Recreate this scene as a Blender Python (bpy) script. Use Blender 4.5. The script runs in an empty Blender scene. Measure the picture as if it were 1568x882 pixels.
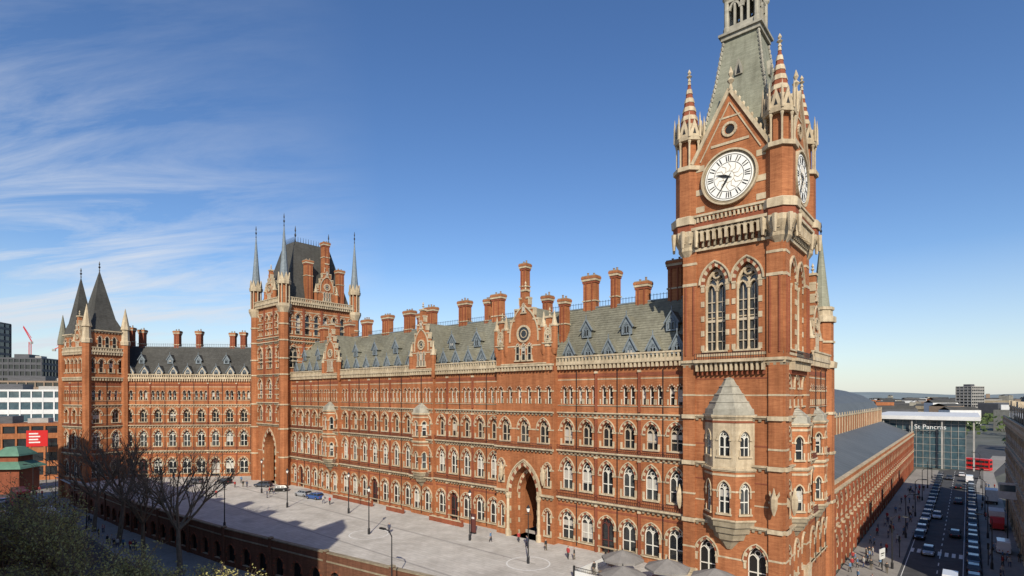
import bpy, math, random
from math import sin,cos,pi,radians,sqrt,acos,atan2
from mathutils import Vector, Matrix
R=random.Random(7)
scene=bpy.context.scene
scene.view_settings.view_transform='Standard'; scene.view_settings.look='None'; scene.view_settings.exposure=0
# ------------------------------------------------------------------ materials
MATS={}
def newmat(name,c1,c2=None,rough=.8,sc=(.6,.6,4),nsc=1.0,big=.35,bump=0.0,metal=0,spec=.4,grime=(.5,.5,.5),streak=0):
    m=bpy.data.materials.new(name); m.use_nodes=True; nt=m.node_tree; b=nt.nodes['Principled BSDF']
    b.inputs['Roughness'].default_value=rough; b.inputs['Metallic'].default_value=metal
    b.inputs['Specular IOR Level'].default_value=spec
    if c2 is None:
        b.inputs['Base Color'].default_value=(*c1,1); MATS[name]=m; return m
    g=nt.nodes.new('ShaderNodeNewGeometry')
    def noise(scale,nscale,det=6):
        mp=nt.nodes.new('ShaderNodeMapping'); mp.inputs['Scale'].default_value=scale
        nt.links.new(g.outputs['Position'],mp.inputs['Vector'])
        n=nt.nodes.new('ShaderNodeTexNoise'); n.inputs['Scale'].default_value=nscale; n.inputs['Detail'].default_value=det; n.inputs['Roughness'].default_value=.7
        nt.links.new(mp.outputs[0],n.inputs['Vector']); return n
    def ramp(n,p0,p1,a,c):
        r=nt.nodes.new('ShaderNodeValToRGB'); r.color_ramp.elements[0].position=p0; r.color_ramp.elements[1].position=p1
        r.color_ramp.elements[0].color=(*a,1); r.color_ramp.elements[1].color=(*c,1); nt.links.new(n.outputs['Fac'],r.inputs['Fac']); return r
    def mul(a,c,f):
        mx=nt.nodes.new('ShaderNodeMixRGB'); mx.blend_type='MULTIPLY'; mx.inputs['Fac'].default_value=f
        nt.links.new(a,mx.inputs[1]); nt.links.new(c,mx.inputs[2]); return mx.outputs[0]
    n=noise(sc,nsc); out=ramp(n,.32,.68,c2,c1).outputs[0]
    out=mul(out,ramp(noise((1,1,1),.13,5),.35,.6,grime,(1,1,1)).outputs[0],big)
    if streak: out=mul(out,ramp(noise((1.3,1.3,.12),1.0,5),.38,.58,(.45,.42,.40),(1,1,1)).outputs[0],streak)
    nt.links.new(out,b.inputs['Base Color'])
    if bump:
        bp=nt.nodes.new('ShaderNodeBump'); bp.inputs['Strength'].default_value=bump; bp.inputs['Distance'].default_value=.05
        nt.links.new(n.outputs['Fac'],bp.inputs['Height']); nt.links.new(bp.outputs[0],b.inputs['Normal'])
    MATS[name]=m; return m
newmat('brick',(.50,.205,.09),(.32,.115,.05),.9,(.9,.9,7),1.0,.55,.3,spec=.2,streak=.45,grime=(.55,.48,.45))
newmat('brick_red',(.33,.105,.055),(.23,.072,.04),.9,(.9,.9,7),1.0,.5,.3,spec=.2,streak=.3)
newmat('brick_wall_dark',(.22,.10,.06),(.13,.06,.04),.9,(.9,.9,7),1.0,.5,.3,spec=.2,streak=.4)
newmat('stone',(.65,.545,.385),(.48,.39,.265),.85,(1.5,1.5,2),1.0,.45,.2,grime=(.6,.55,.5),spec=.2,streak=.5)
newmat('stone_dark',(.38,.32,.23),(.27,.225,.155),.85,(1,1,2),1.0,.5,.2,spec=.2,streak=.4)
newmat('stone_grey',(.47,.44,.36),(.33,.31,.255),.85,(1,1,2),1.0,.5,.2,spec=.2,streak=.4)
newmat('slate',(.29,.28,.215),(.165,.16,.125),.9,(1.4,1.4,9),1.0,.6,.5,spec=.12,streak=.3)
newmat('slate_green',(.36,.36,.28),(.24,.245,.185),.9,(1.0,1.0,6),1.0,.5,.3,spec=.15,streak=.35)
newmat('slate_dark',(.11,.108,.098),(.06,.058,.054),.85,(1.2,1.2,7),1.0,.5,.4,spec=.2,streak=.3)
newmat('lead',(.24,.28,.31),(.14,.17,.19),.6,(2,2,2),1,.3)
newmat('frame_white',(.64,.62,.55))
newmat('frame_stone',(.47,.40,.30))
newmat('iron',(.02,.02,.022),rough=.5)
newmat('iron_red',(.11,.035,.03),rough=.5)
newmat('gold',(.7,.5,.2),rough=.35,metal=1)
def glassmat(name,c,c2,rough=.07):
    m=newmat(name,c,c2,rough,(.5,.5,.5),1.2,0,0)
    m.node_tree.nodes['Principled BSDF'].inputs['Specular IOR Level'].default_value=.75
glassmat('glass',(.028,.032,.036),(.010,.012,.014))
glassmat('glass_mid',(.08,.085,.085),(.022,.025,.028))
newmat('blind',(.52,.50,.45),(.34,.32,.29),.5,(2,2,.4),1,.2)
glassmat('glass_blue',(.08,.13,.15),(.03,.06,.08))
newmat('clock_white',(.85,.83,.77))
newmat('black',(.012,.012,.012),rough=.6)
newmat('paint_white',(.78,.78,.76),(.6,.6,.58),.7,(1,1,1),2,.2)
newmat('asphalt',(.085,.085,.088),(.05,.05,.053),.9,(.5,.5,.5),1.2,.4,.1)
newmat('pavement',(.33,.31,.28),(.24,.22,.20),.9,(.7,.7,.7),1.5,.4,.1)
newmat('kerb',(.40,.38,.35),(.3,.28,.26),.9,(1,1,1),1,.3)
newmat('city_ground',(.16,.16,.14),(.08,.09,.07),.95,(.02,.02,.02),1,.5)
newmat('shed_roof',(.13,.14,.145),(.085,.095,.10),.6,(.15,2.5,.3),1,.4)
newmat('concrete',(.42,.40,.37),(.30,.29,.27),.9,(.6,.6,.6),1,.4)
newmat('white_clad',(.72,.72,.70),(.6,.6,.6),.6,(.3,.3,.3),1,.2)
newmat('dark_clad',(.10,.10,.11),(.06,.06,.065),.5,(.3,.3,2),1,.2)
newmat('brown_clad',(.30,.22,.16),(.22,.16,.11),.8,(.5,.5,.5),1,.2)
newmat('red_paint',(.55,.02,.02),rough=.3)
newmat('bark',(.23,.18,.13),(.11,.085,.06),.95,(2,2,.6),2,.3)
newmat('leaf_spring',(.50,.45,.17),(.32,.29,.10),.7,(1,1,1),1.2,.3)
newmat('leaf_green',(.085,.12,.03),(.04,.065,.018),.8,(1,1,1),.5,.3)
newmat('canvas',(.27,.25,.23),(.20,.185,.17),.9,(1,1,1),1,.2)
newmat('rubber',(.015,.015,.015),rough=.9)
newmat('chrome',(.6,.6,.62),rough=.25,metal=1)
newmat('skin',(.52,.32,.22),rough=.6); newmat('hair',(.05,.03,.02),rough=.8)
newmat('hill',(.22,.26,.28),(.16,.20,.21),1,(.004,.004,.01),1,.3)
newmat('copper_green',(.12,.24,.17),(.08,.17,.12),.7,(.5,.5,.5),1,.3)
m=newmat('pavers',(.62,.59,.545),(.46,.435,.40),.9,(.35,.35,.35),1.0,.55,0,grime=(.68,.66,.64))
nt=m.node_tree; b=nt.nodes['Principled BSDF']; src=b.inputs['Base Color'].links[0].from_socket
bt=nt.nodes.new('ShaderNodeTexBrick'); bt.inputs['Scale'].default_value=.35; bt.inputs['Color1'].default_value=(1,1,1,1); bt.inputs['Color2'].default_value=(.9,.9,.89,1); bt.inputs['Mortar'].default_value=(.76,.75,.74,1); bt.inputs['Mortar Size'].default_value=.012
g=nt.nodes.new('ShaderNodeNewGeometry'); mp=nt.nodes.new('ShaderNodeMapping'); mp.inputs['Rotation'].default_value=(0,0,radians(40.5))
nt.links.new(g.outputs['Position'],mp.inputs[0]); nt.links.new(mp.outputs[0],bt.inputs[0])
mx=nt.nodes.new('ShaderNodeMixRGB'); mx.blend_type='MULTIPLY'; mx.inputs[0].default_value=1
nt.links.new(src,mx.inputs[1]); nt.links.new(bt.outputs[0],mx.inputs[2]); nt.links.new(mx.outputs[0],b.inputs['Base Color'])
# ------------------------------------------------------------------ builder
class Part:
    def __init__(s): s.v=[]; s.f=[]; s.m=[]; s.mats=[]
    def face(s,mat,pts):
        i=len(s.v); s.v.extend(pts); s.f.append(tuple(range(i,i+len(pts))))
        if mat not in s.mats: s.mats.append(mat)
        s.m.append(s.mats.index(mat))
    def obj(s,name,parent=None,smooth=False):
        me=bpy.data.meshes.new(name); me.from_pydata(s.v,[],s.f)
        for k in s.mats: me.materials.append(MATS[k])
        me.polygons.foreach_set('material_index',s.m)
        if smooth: me.polygons.foreach_set('use_smooth',[True]*len(s.f))
        me.update(); o=bpy.data.objects.new(name,me); scene.collection.objects.link(o)
        if parent: o.parent=parent
        return o
class Group:
    def __init__(s,name): s.name=name; s.p={}
    def f(s,part,mat,pts): s.p.setdefault(part,Part()).face(mat,pts)
    def finish(s):
        e=bpy.data.objects.new(s.name,None); scene.collection.objects.link(e)
        for k,p in s.p.items(): p.obj(k,e)
        return e
    def single(s,loc=None,rot=0,smooth=False):
        q=Part()
        for p in s.p.values():
            for f,mi in zip(p.f,p.m): q.face(p.mats[mi],[p.v[i] for i in f])
        o=q.obj(s.name,None,smooth)
        if loc: o.location=loc; o.rotation_euler=(0,0,rot)
        return o
def dup(o,loc,rot=0,scale=1):
    n=bpy.data.objects.new(o.name.split('.')[0],o.data); scene.collection.objects.link(n)
    n.location=loc; n.rotation_euler=(0,0,rot); n.scale=(scale,)*3
    return n
CX,CY=30.4,60.0
U=(-.7609,.6489); V=(.6489,.7609)
def uv(u,v,z=0): return (CX+U[0]*u+V[0]*v, CY+U[1]*u+V[1]*v, z)
class Fr:
    def __init__(s,o,t,n): s.o=o;s.t=t;s.n=n
    def __call__(s,a,z,d): return (s.o[0]+s.t[0]*a+s.n[0]*d, s.o[1]+s.t[1]*a+s.n[1]*d, z)
    def off(s,d): return Fr((s.o[0]+s.n[0]*d,s.o[1]+s.n[1]*d),s.t,s.n)
def neg(a): return (-a[0],-a[1])
WORLD=Fr((0,0),(1,0),(0,-1))
def box(G,part,mat,fr,s0,s1,z0,z1,d0,d1,bottom=True):
    a=[fr(s0,z0,d0),fr(s1,z0,d0),fr(s1,z1,d0),fr(s0,z1,d0)]; b=[fr(s0,z0,d1),fr(s1,z0,d1),fr(s1,z1,d1),fr(s0,z1,d1)]
    f=G.f
    f(part,mat,b); f(part,mat,a)
    f(part,mat,[a[0],b[0],b[3],a[3]]); f(part,mat,[a[1],b[1],b[2],a[2]])
    f(part,mat,[a[3],b[3],b[2],a[2]]); f(part,mat,[a[0],b[0],b[1],a[1]])
def prism(G,part,mat,fr,poly,d0,d1,edge=None):
    G.f(part,mat,[fr(s,z,d1) for s,z in poly]); G.f(part,mat,[fr(s,z,d0) for s,z in poly])
    n=len(poly)
    for i in range(n):
        p,q=poly[i],poly[(i+1)%n]
        G.f(part,edge or mat,[fr(*p,d0),fr(*q,d0),fr(*q,d1),fr(*p,d1)])
def ribbon(G,part,mat,fr,pts,w,d0,d1):
    for (x0,z0),(x1,z1) in zip(pts,pts[1:]):
        dx,dz=x1-x0,z1-z0; L=math.hypot(dx,dz) or 1; nx,nz=-dz/L*w/2,dx/L*w/2
        prism(G,part,mat,fr,[(x0-nx,z0-nz),(x1-nx,z1-nz),(x1+nx,z1+nz),(x0+nx,z0+nz)],d0,d1)
def lathe(G,part,mat,cx,cy,prof,n=8,rot=pi/8,cap=True):
    rings=[[(cx+r*cos(rot+2*pi*i/n),cy+r*sin(rot+2*pi*i/n),z) for i in range(n)] for r,z in prof]
    for k in range(len(prof)-1):
        for i in range(n):
            j=(i+1)%n; G.f(part,mat,[rings[k][i],rings[k][j],rings[k+1][j],rings[k+1][i]])
    if cap: G.f(part,mat,rings[-1]); G.f(part,mat,rings[0][::-1])
def arch(c,hw,zp,k,n=5):
    r=k*hw; th=acos((hw-r)/r) if k>1 else pi/2
    L=[(c-hw+r+r*cos(pi+(th-pi)*i/n), zp+r*sin(pi+(th-pi)*i/n)) for i in range(n+1)]
    return L+[(2*c-x,z) for x,z in L[-2::-1]]
def apex(hw,zp,k): return zp+hw*sqrt(2*k-1)
def infill(G,fr,c,hw,zs,zp,k,d,lights=2,fm='frame_white',glass=None):
    A=arch(c,hw,zp,k); gl=glass or R.choice(['glass','glass','glass','glass_mid'])
    j1,j2=R.uniform(-.03,.03),R.uniform(-.05,.05)
    G.f('glazing',gl,[fr(c-hw,zs,d-.03+j1)]+[fr(x,z,d-.03+(j1*(c-x)/hw)+j2*(z-zs)/(zp-zs+1)*.5) for x,z in A]+[fr(c+hw,zs,d-.03-j1)])
    q=R.random()
    if q<.3 and glass not in('black','glass_mid '):
        zt=zp; zb=zs+(zp-zs)*R.choice([.2,.4,.5,.7])
        G.f('blinds','blind',[fr(c-hw,zb,d+.02),fr(c+hw,zb,d+.02),fr(c+hw,zt,d+.02),fr(c-hw,zt,d+.02)])
    e=d+.09
    ribbon(G,'window_frames',fm,fr,[(c-hw+.04,zs)]+[(c+(x-c)*(1-.05/hw),z-.04) for x,z in A]+[(c+hw-.04,zs)],.13,d,e)
    w=.15 if hw>.6 else .07
    for i in range(1,lights):
        x=c-hw+2*hw*i/lights
        box(G,'window_frames',fm,fr,x-w/2,x+w/2,zs,zp+(apex(hw,zp,k)-zp)*(.35 if lights==2 else .3),d,e+.03)
    if lights>=2:
        lw=hw/lights
        for i in range(lights):
            x=c-hw+lw*(2*i+1)
            ribbon(G,'window_frames',fm,fr,arch(x,lw,zp-.15,1.5,3),.11,d,e+.02)
        if lights==2:
            rr=hw*.3; zc=zp+hw*.75
            ribbon(G,'window_frames',fm,fr,[(c+rr*cos(a*pi/4),zc+rr*sin(a*pi/4)) for a in range(9)],.1,d,e+.02)
    if zp-zs>1.6: box(G,'window_frames',fm,fr,c-hw,c+hw,(zs+zp)/2-.06,(zs+zp)/2+.06,d,e)
def ring(G,fr,c,hw,zs,zp,k,t,d0,d1,m1='stone',m2='brick_red',n=5,jamb=True):
    A=arch(c,hw,zp,k,n); B=arch(c,hw+t,zp,(k*hw+t)/(hw+t),n)
    for i in range(len(A)-1):
        mt=m1 if i%2==0 else m2
        G.f('arch_stones',mt,[fr(*A[i],d1),fr(*A[i+1],d1),fr(*B[i+1],d1),fr(*B[i],d1)])
        G.f('arch_stones',mt,[fr(*B[i],d1),fr(*B[i+1],d1),fr(*B[i+1],d0),fr(*B[i],d0)])
        G.f('arch_stones',mt,[fr(*A[i],d1),fr(*A[i+1],d1),fr(*A[i+1],d0),fr(*A[i],d0)])
    if jamb:
        for sg in (-1,1):
            a,b=sorted((c+sg*hw,c+sg*(hw+t)))
            H=(zp-zs); m=max(2,int(H/.9)); 
            for i in range(m): 
                if i%2==0: box(G,'arch_stones',m1,fr,a,b,zs+H*i/m,zs+H*(i+1)/m-.25*H/m,d0,d1)
            box(G,'arch_stones',m1,fr,a-.06,b+.06,zp-.22,zp,d0,d1+.05)
def cell(G,fr,s0,s1,z0,z1,hw,zs,zp,k,c=None,mat='brick',depth=.5,lights=2,fm='frame_white',t=.28,fill=True,bands=True,glass=None,sill=True,n=5,m1='stone',m2='brick_red'):
    if c is None: c=(s0+s1)/2
    A=arch(c,hw,zp,k,n); W='walls'; f=G.f
    if zs>z0: f(W,mat,[fr(s0,z0,0),fr(s1,z0,0),fr(s1,zs,0),fr(s0,zs,0)])
    f(W,mat,[fr(s0,zs,0),fr(c-hw,zs,0),fr(c-hw,z1,0),fr(s0,z1,0)])
    f(W,mat,[fr(c+hw,zs,0),fr(s1,zs,0),fr(s1,z1,0),fr(c+hw,z1,0)])
    for p,q in zip(A,A[1:]): f(W,mat,[fr(*p,0),fr(*q,0),fr(q[0],z1,0),fr(p[0],z1,0)])
    P=[(c-hw,zs)]+A+[(c+hw,zs)]
    for p,q in zip(P,P[1:]): f('reveals',mat,[fr(*p,0),fr(*q,0),fr(*q,-depth),fr(*p,-depth)])
    f('reveals','stone',[fr(c-hw,zs,0),fr(c+hw,zs,0),fr(c+hw,zs,-depth),fr(c-hw,zs,-depth)])
    ring(G,fr,c,hw,zs,zp,k,t,0,.09,m1,m2,n)
    # hood mould
    B1=arch(c,hw+t+.07,zp,(k*hw+t+.07)/(hw+t+.07),n)
    if t>.2: ribbon(G,'hood_moulds',m1,fr,B1,.12,0,.2)
    if sill: box(G,'sills','stone',fr,c-hw-.25,c+hw+.25,zs-.2,zs,0,.2)
    if fill: infill(G,fr,c,hw,zs,zp,k,-depth,lights,fm,glass)
    if bands:
        for zz,h in ((zp-.2,.2),):
            a0,a1=s0,c-hw-t-.08; b0,b1=c+hw+t+.08,s1
            if a1-a0>.1: box(G,'stone_bands','stone',fr,a0,a1,zz,zz+h,0,.035); box(G,'stone_bands','stone',fr,b0,b1,zz,zz+h,0,.035)
def surfwin(G,fr,c,hw,zs,zp,k,d=0,t=.25,lights=2,fm='frame_stone',glass='glass',pr=.22):
    infill(G,fr,c,hw,zs,zp,k,d+.08,lights,fm,glass)
    ring(G,fr,c,hw,zs,zp,k,t,d,d+pr); 
    for sg in (-1,1):
        a,b=sorted((c+sg*hw,c+sg*(hw+t))); box(G,'arch_stones','brick',fr,a+.01,b-.01,zs,zp-.22,d,d+pr-.02)
    box(G,'sills','stone',fr,c-hw-.3,c+hw+.3,zs-.22,zs,d,d+pr+.08)
def string(G,fr,s0,s1,z,h=.35,pr=.3,dent=True,mat='stone'):
    box(G,'string_courses',mat,fr,s0,s1,z+h*.45,z+h,-.01,pr)
    box(G,'string_courses',mat,fr,s0,s1,z,z+h*.45,-.01,pr*.55)
    if dent:
        n=int((s1-s0)/.7)
        for i in range(n):
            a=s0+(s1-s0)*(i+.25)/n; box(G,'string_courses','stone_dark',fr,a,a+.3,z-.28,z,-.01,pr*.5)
def railing(G,fr,s0,s1,z,d,h=.9,mat='iron_red'):
    box(G,'railings',mat,fr,s0,s1,z+h-.06,z+h,d-.05,d); box(G,'railings',mat,fr,s0,s1,z+.1,z+.15,d-.04,d-.01)
    n=int((s1-s0)/.28)
    for i in range(n+1):
        a=s0+(s1-s0)*i/n; box(G,'railings',mat,fr,a-.025,a+.025,z,z+h-.06,d-.045,d-.01)
def cornice(G,fr,s0,s1,z=26.2,par=True,pr=.6):
    box(G,'cornice','stone',fr,s0,s1,z+.75,z+1.05,-.02,pr); box(G,'cornice','brick_red',fr,s0,s1,z,z+.75,-.02,.15)
    n=max(2,int((s1-s0)/.62))
    for i in range(n):
        a=s0+(s1-s0)*i/n; box(G,'cornice','stone',fr,a+.12,a+.45,z+.1,z+.75,.15,pr*.85)
    if par:
        z2=z+1.05; box(G,'parapet','stone',fr,s0,s1,z2,z2+.2,pr-.35,pr-.05); box(G,'parapet','stone',fr,s0,s1,z2+.8,z2+1.02,pr-.38,pr-.02)
        n=max(2,int((s1-s0)/.58))
        for i in range(n+1):
            a=s0+(s1-s0)*i/n; box(G,'parapet','stone',fr,max(s0,a-.13),min(s1,a+.13),z2+.2,z2+.8,pr-.3,pr-.1)
def facade(G,fr,s0,s1,n,rails=True,base=0.0,par=True,pil=2,simple=False):
    b=(s1-s0)/n
    for i in range(n):
        a=s0+b*i; e=a+b
        door=(i%5==3 and base==0)
        cell(G,fr,a,e,base,7.15,min(1.15,b*.33),.05 if door else max(base,0)+1.0,3.7,1.35,lights=2,sill=not door,glass='glass',fm='iron_red' if door else 'frame_white')
        cell(G,fr,a,e,7.15,14.1,min(.95,b*.28),8.5,11.2,2.0,lights=2,t=.32,depth=.45,glass=R.choice(['glass_mid','glass','glass_mid']))
        cell(G,fr,a,e,14.1,19.8,min(.92,b*.28),15.2,17.3,1.6,lights=2,t=.3,fm='frame_stone',glass='glass',depth=.65)
        m=(a+e)/2; h=min(.42,b*.12)
        if (i%3)==1 and b>3.2:
            for q in range(3): cell(G,fr,a+b*q/3,a+b*(q+1)/3,19.8,26.2,h*.9,21.2,23.2,1.6,lights=1,t=.16,sill=False)
        else:
            cell(G,fr,a,m,19.8,26.2,h,21.2,23.2,1.6,c=m-b*.16,lights=1,t=.18,sill=False)
            cell(G,fr,m,e,19.8,26.2,h,21.2,23.2,1.6,c=m+b*.16,lights=1,t=.18,sill=False)
        if i%pil==0 and i>0:
            for z0,z1 in ((base,6.8),(7.5,13.7),(14.5,19.4),(20.2,25.9)):
                box(G,'pilasters','brick_red',fr,a-.16,a+.16,z0,z1,0,.28)
                box(G,'pilasters','stone',fr,a-.22,a+.22,z1-.3,z1,0,.34)
        elif i>0:
            box(G,'rainwater_pipes','iron',fr,a-.05,a+.05,.3,26.0,.08,.16)
    string(G,fr,s0,s1,6.9,.45,.6); string(G,fr,s0,s1,14.0,.35,.5); string(G,fr,s0,s1,19.7,.3,.35)
    string(G,fr,s0,s1,20.9,.14,.14,False); string(G,fr,s0,s1,.8,.2,.15,False)
    box(G,'stone_bands','stone',fr,s0,s1,24.7,24.85,0,.03); box(G,'stone_bands','brick_red',fr,s0,s1,25.1,25.6,0,.04)
    box(G,'stone_bands','brick_red',fr,s0,s1,5.9,6.2,0,.03); box(G,'stone_bands','stone',fr,s0,s1,13.55,13.68,0,.03); box(G,'stone_bands','stone',fr,s0,s1,19.2,19.32,0,.03)
    if rails: railing(G,fr,s0,s1,7.35,.56); railing(G,fr,s0,s1,14.35,.46,.7)
    cornice(G,fr,s0,s1,26.2,par)
def roof(G,fr,s0,s1,z0=27.0,z1=36.2,dep=6.2,flat=1.0,mat='slate'):
    G.f('roof',mat,[fr(s0,z0,-.3),fr(s1,z0,-.3),fr(s1,z1,-dep),fr(s0,z1,-dep)])
    G.f('roof',mat,[fr(s0,z1,-dep),fr(s1,z1,-dep),fr(s1,z1,-dep-flat),fr(s0,z1,-dep-flat)])
    G.f('roof',mat,[fr(s0,z1,-dep-flat),fr(s1,z1,-dep-flat),fr(s1,z0,-2*dep-flat),fr(s0,z0,-2*dep-flat)])
    for s in (s0,s1): G.f('roof','brick',[fr(s,z0,-.3),fr(s,z1,-dep),fr(s,z1,-dep-flat),fr(s,z0,-2*dep-flat)])
    box(G,'roof','lead',fr,s0,s1,z1,z1+.18,-dep-.15,-dep+.1)
    n=int((s1-s0)/.5)
    box(G,'ridge_cresting','iron',fr,s0,s1,z1+.85,z1+.9,-dep-.03,-dep)
    for i in range(n): 
        a=s0+.5*i; box(G,'ridge_cresting','iron',fr,a,a+.05,z1+.18,z1+1.05,-dep-.03,-dep)
    # slate course lines
    for i in range(1,24):
        f0=i/24; z=z0+(z1-z0)*f0; d=-.3-(dep-.3)*f0
        G.f('slate_courses','slate_dark' if mat=='slate_dark' else 'slate',[fr(s0,z,d),fr(s1,z,d),fr(s1,z-.03,d+.07),fr(s0,z-.03,d+.07)])
    box(G,'walls','brick',fr,s0,s1,0,z0,-2*dep-flat,-2*dep-flat+.3)
def roofd(z,z0=27.0,z1=36.2,dep=6.2): return -.3-(z-z0)/(z1-z0)*(dep-.3)
def dormer(G,fr,c,zb,w,h,gh,front='lead',rm='slate',L=3.0,out=.35):
    d=roofd(zb)+out; hw=w/2
    G.f('dormers',front,[fr(c-hw,zb,d),fr(c+hw,zb,d),fr(c+hw,zb+h,d),fr(c,zb+h+gh,d),fr(c-hw,zb+h,d)])
    for sg in (-1,1): G.f('dormers','slate',[fr(c+sg*hw,zb,d),fr(c+sg*hw,zb+h,d),fr(c+sg*hw,zb+h,d-L),fr(c+sg*hw,zb,d-L)])
    for sg in (-1,1):
        e=hw+.25
        zz=zb+h-.25*gh/hw
        G.f('dormers',rm,[fr(c+sg*e,zz,d+.22),fr(c,zb+h+gh+.03,d+.22),fr(c,zb+h+gh+.03,d-L),fr(c+sg*e,zz,d-L)])
        ribbon(G,'dormers','lead',fr,[(c+sg*e,zz),(c,zb+h+gh)],.16,d+.02,d+.26)
    infill(G,fr,c,hw*.55,zb+.25,zb+h*.75,1.8,d+.06,2,'lead','glass')
    box(G,'dormers','lead',fr,c-.05,c+.05,zb+h+gh,zb+h+gh+.7,d+.1,d+.2)
def chimney(G,fr,c,d,z0,z1,w=2.6,dp=1.3,mat='brick'):
    P='chimneys'
    box(G,P,mat,fr,c-w/2,c+w/2,z0,z1-.9,d-dp/2,d+dp/2)
    n=max(2,int(w/.75))
    for i in range(n):
        a=c-w/2+w*(i+.5)/n
        box(G,P,'brick_red',fr,a-.09,a+.09,z0,z1-1.2,d+dp/2,d+dp/2+.12)
    for zz,e,m_ in ((z1-4.2,.12,'stone'),(z1-1.3,.10,'brick_red'),(z1-.95,.2,'stone'),(z1-.6,.26,'brick')):
        box(G,P,m_,fr,c-w/2-e,c+w/2+e,zz,zz+(.36 if zz>z1-1.35 else .2),d-dp/2-e,d+dp/2+e)
    box(G,P,'stone_dark',fr,c-w/2-.18,c+w/2+.18,z1-.24,z1-.08,d-dp/2-.18,d+dp/2+.18)
    for i in range(n):
        a=c-w/2+w*(i+.5)/n; x,y,_=fr(a,0,d); h_=R.uniform(.25,.55)
        lathe(G,P,'brown_clad',x,y,[(.17,z1-.1),(.14,z1+h_-.1),(.18,z1+h_-.05),(.18,z1+h_)],8)
def finial(G,x,y,z,h=1.2,mat='stone',r=.12):
    lathe(G,'finials',mat,x,y,[(r*1.4,z),(r*.6,z+h*.25),(r*2.2,z+h*.4),(r*.5,z+h*.55),(r*1.5,z+h*.7),(.03,z+h)],6)
def gable(G,fr,c,hw,z0,zp,d,th=.8,back=7.0,big=False):
    steps=5; poly=[(c-hw,z0)]; st=[]
    zsh=z0+1.8
    L=[(c-hw,zsh)]
    for i in range(steps):
        x0=hw*(1-i/steps); x1=hw*(1-(i+1)/steps) if i<steps-1 else .45
        zt=zsh+(zp-1.2-zsh)*(i+1)/steps
        L.append((c-x0,zt)); L.append((c-x1,zt)); st.append((x0,x1,zt))
    L[-1]=(c-.45,L[-1][1]); L+= [(c-.45,zp),]
    poly+=L; poly+=[(2*c-x,z) for x,z in L[::-1]]+[(c+hw,z0)]
    prism(G,'gables','brick',fr,poly,d-th,d)
    for x0,x1,zt in st:
        for sg in (-1,1):
            a,b=sorted((c+sg*(x0+.1),c+sg*(x1-.02))); box(G,'gables','stone',fr,a,b,zt,zt+.28,d-th-.08,d+.12)
            a,b=sorted((c+sg*(x0-.02),c+sg*(x0+.08))); box(G,'gables','stone',fr,a,b,zt-.9,zt-.02,d-th,d+.08)
    box(G,'gables','stone',fr,c-.6,c+.6,zp,zp+.3,d-th-.1,d+.14)
    x,y,_=fr(c,0,d-th/2); finial(G,x,y,zp+.3,1.4)
    rr=hw*.27; zc=z0+ (zp-z0)*.42
    ribbon(G,'gables','stone',fr,[(c+rr*cos(a*pi/8),zc+rr*sin(a*pi/8)) for a in range(17)],.3,d,d+.18)
    prism(G,'gables','glass',fr,[(c+rr*.85*cos(a*pi/6),zc+rr*.85*sin(a*pi/6)) for a in range(12)],d,d+.04)
    ribbon(G,'gables','stone',fr,[(c+rr*.5*cos(a*pi/4),zc+rr*.5*sin(a*pi/4)) for a in range(9)],.12,d+.03,d+.12)
    A=arch(c,hw*.62,zc-.3,1.9,6); ribbon(G,'gables','stone',fr,[(c-hw*.62,zc-1.2)]+A+[(c+hw*.62,zc-1.2)],.22,d,d+.15)
    for q in (-1,0,1): surfwin(G,fr,c+q*hw*.26,hw*.09,z0+.7,zc-rr-.9,1.7,d,.12,1,'frame_stone','glass',.14)
    surfwin(G,fr,c,.28,zp-3.3,zp-2.3,1.7,d,.12,1,'frame_stone','glass',.14)
    string(G,fr,c-hw,c+hw,z0-.1,.3,.35)
    box(G,'gables','stone',fr,c-hw,c+hw,zc-rr-.75,zc-rr-.55,d,d+.07)
    for sg in (-1,1):
        x,y,_=fr(c+sg*hw,0,d-.2)
        lathe(G,'gables','brick',x,y,[(.3,z0-1.6),(.5,z0-.8),(.5,z0+2.6)],8); lathe(G,'gables','stone',x,y,[(.6,z0+2.6),(.6,z0+2.85),(.42,z0+3),(.04,z0+5.0)],8)
    for sg in (-1,1):
        G.f('roof','slate',[fr(c+sg*hw,z0+1.3,d-th),fr(c,zp-2.2,d-th),fr(c,zp-2.2,d-back),fr(c+sg*hw,z0+1.3,d-back)])
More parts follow.
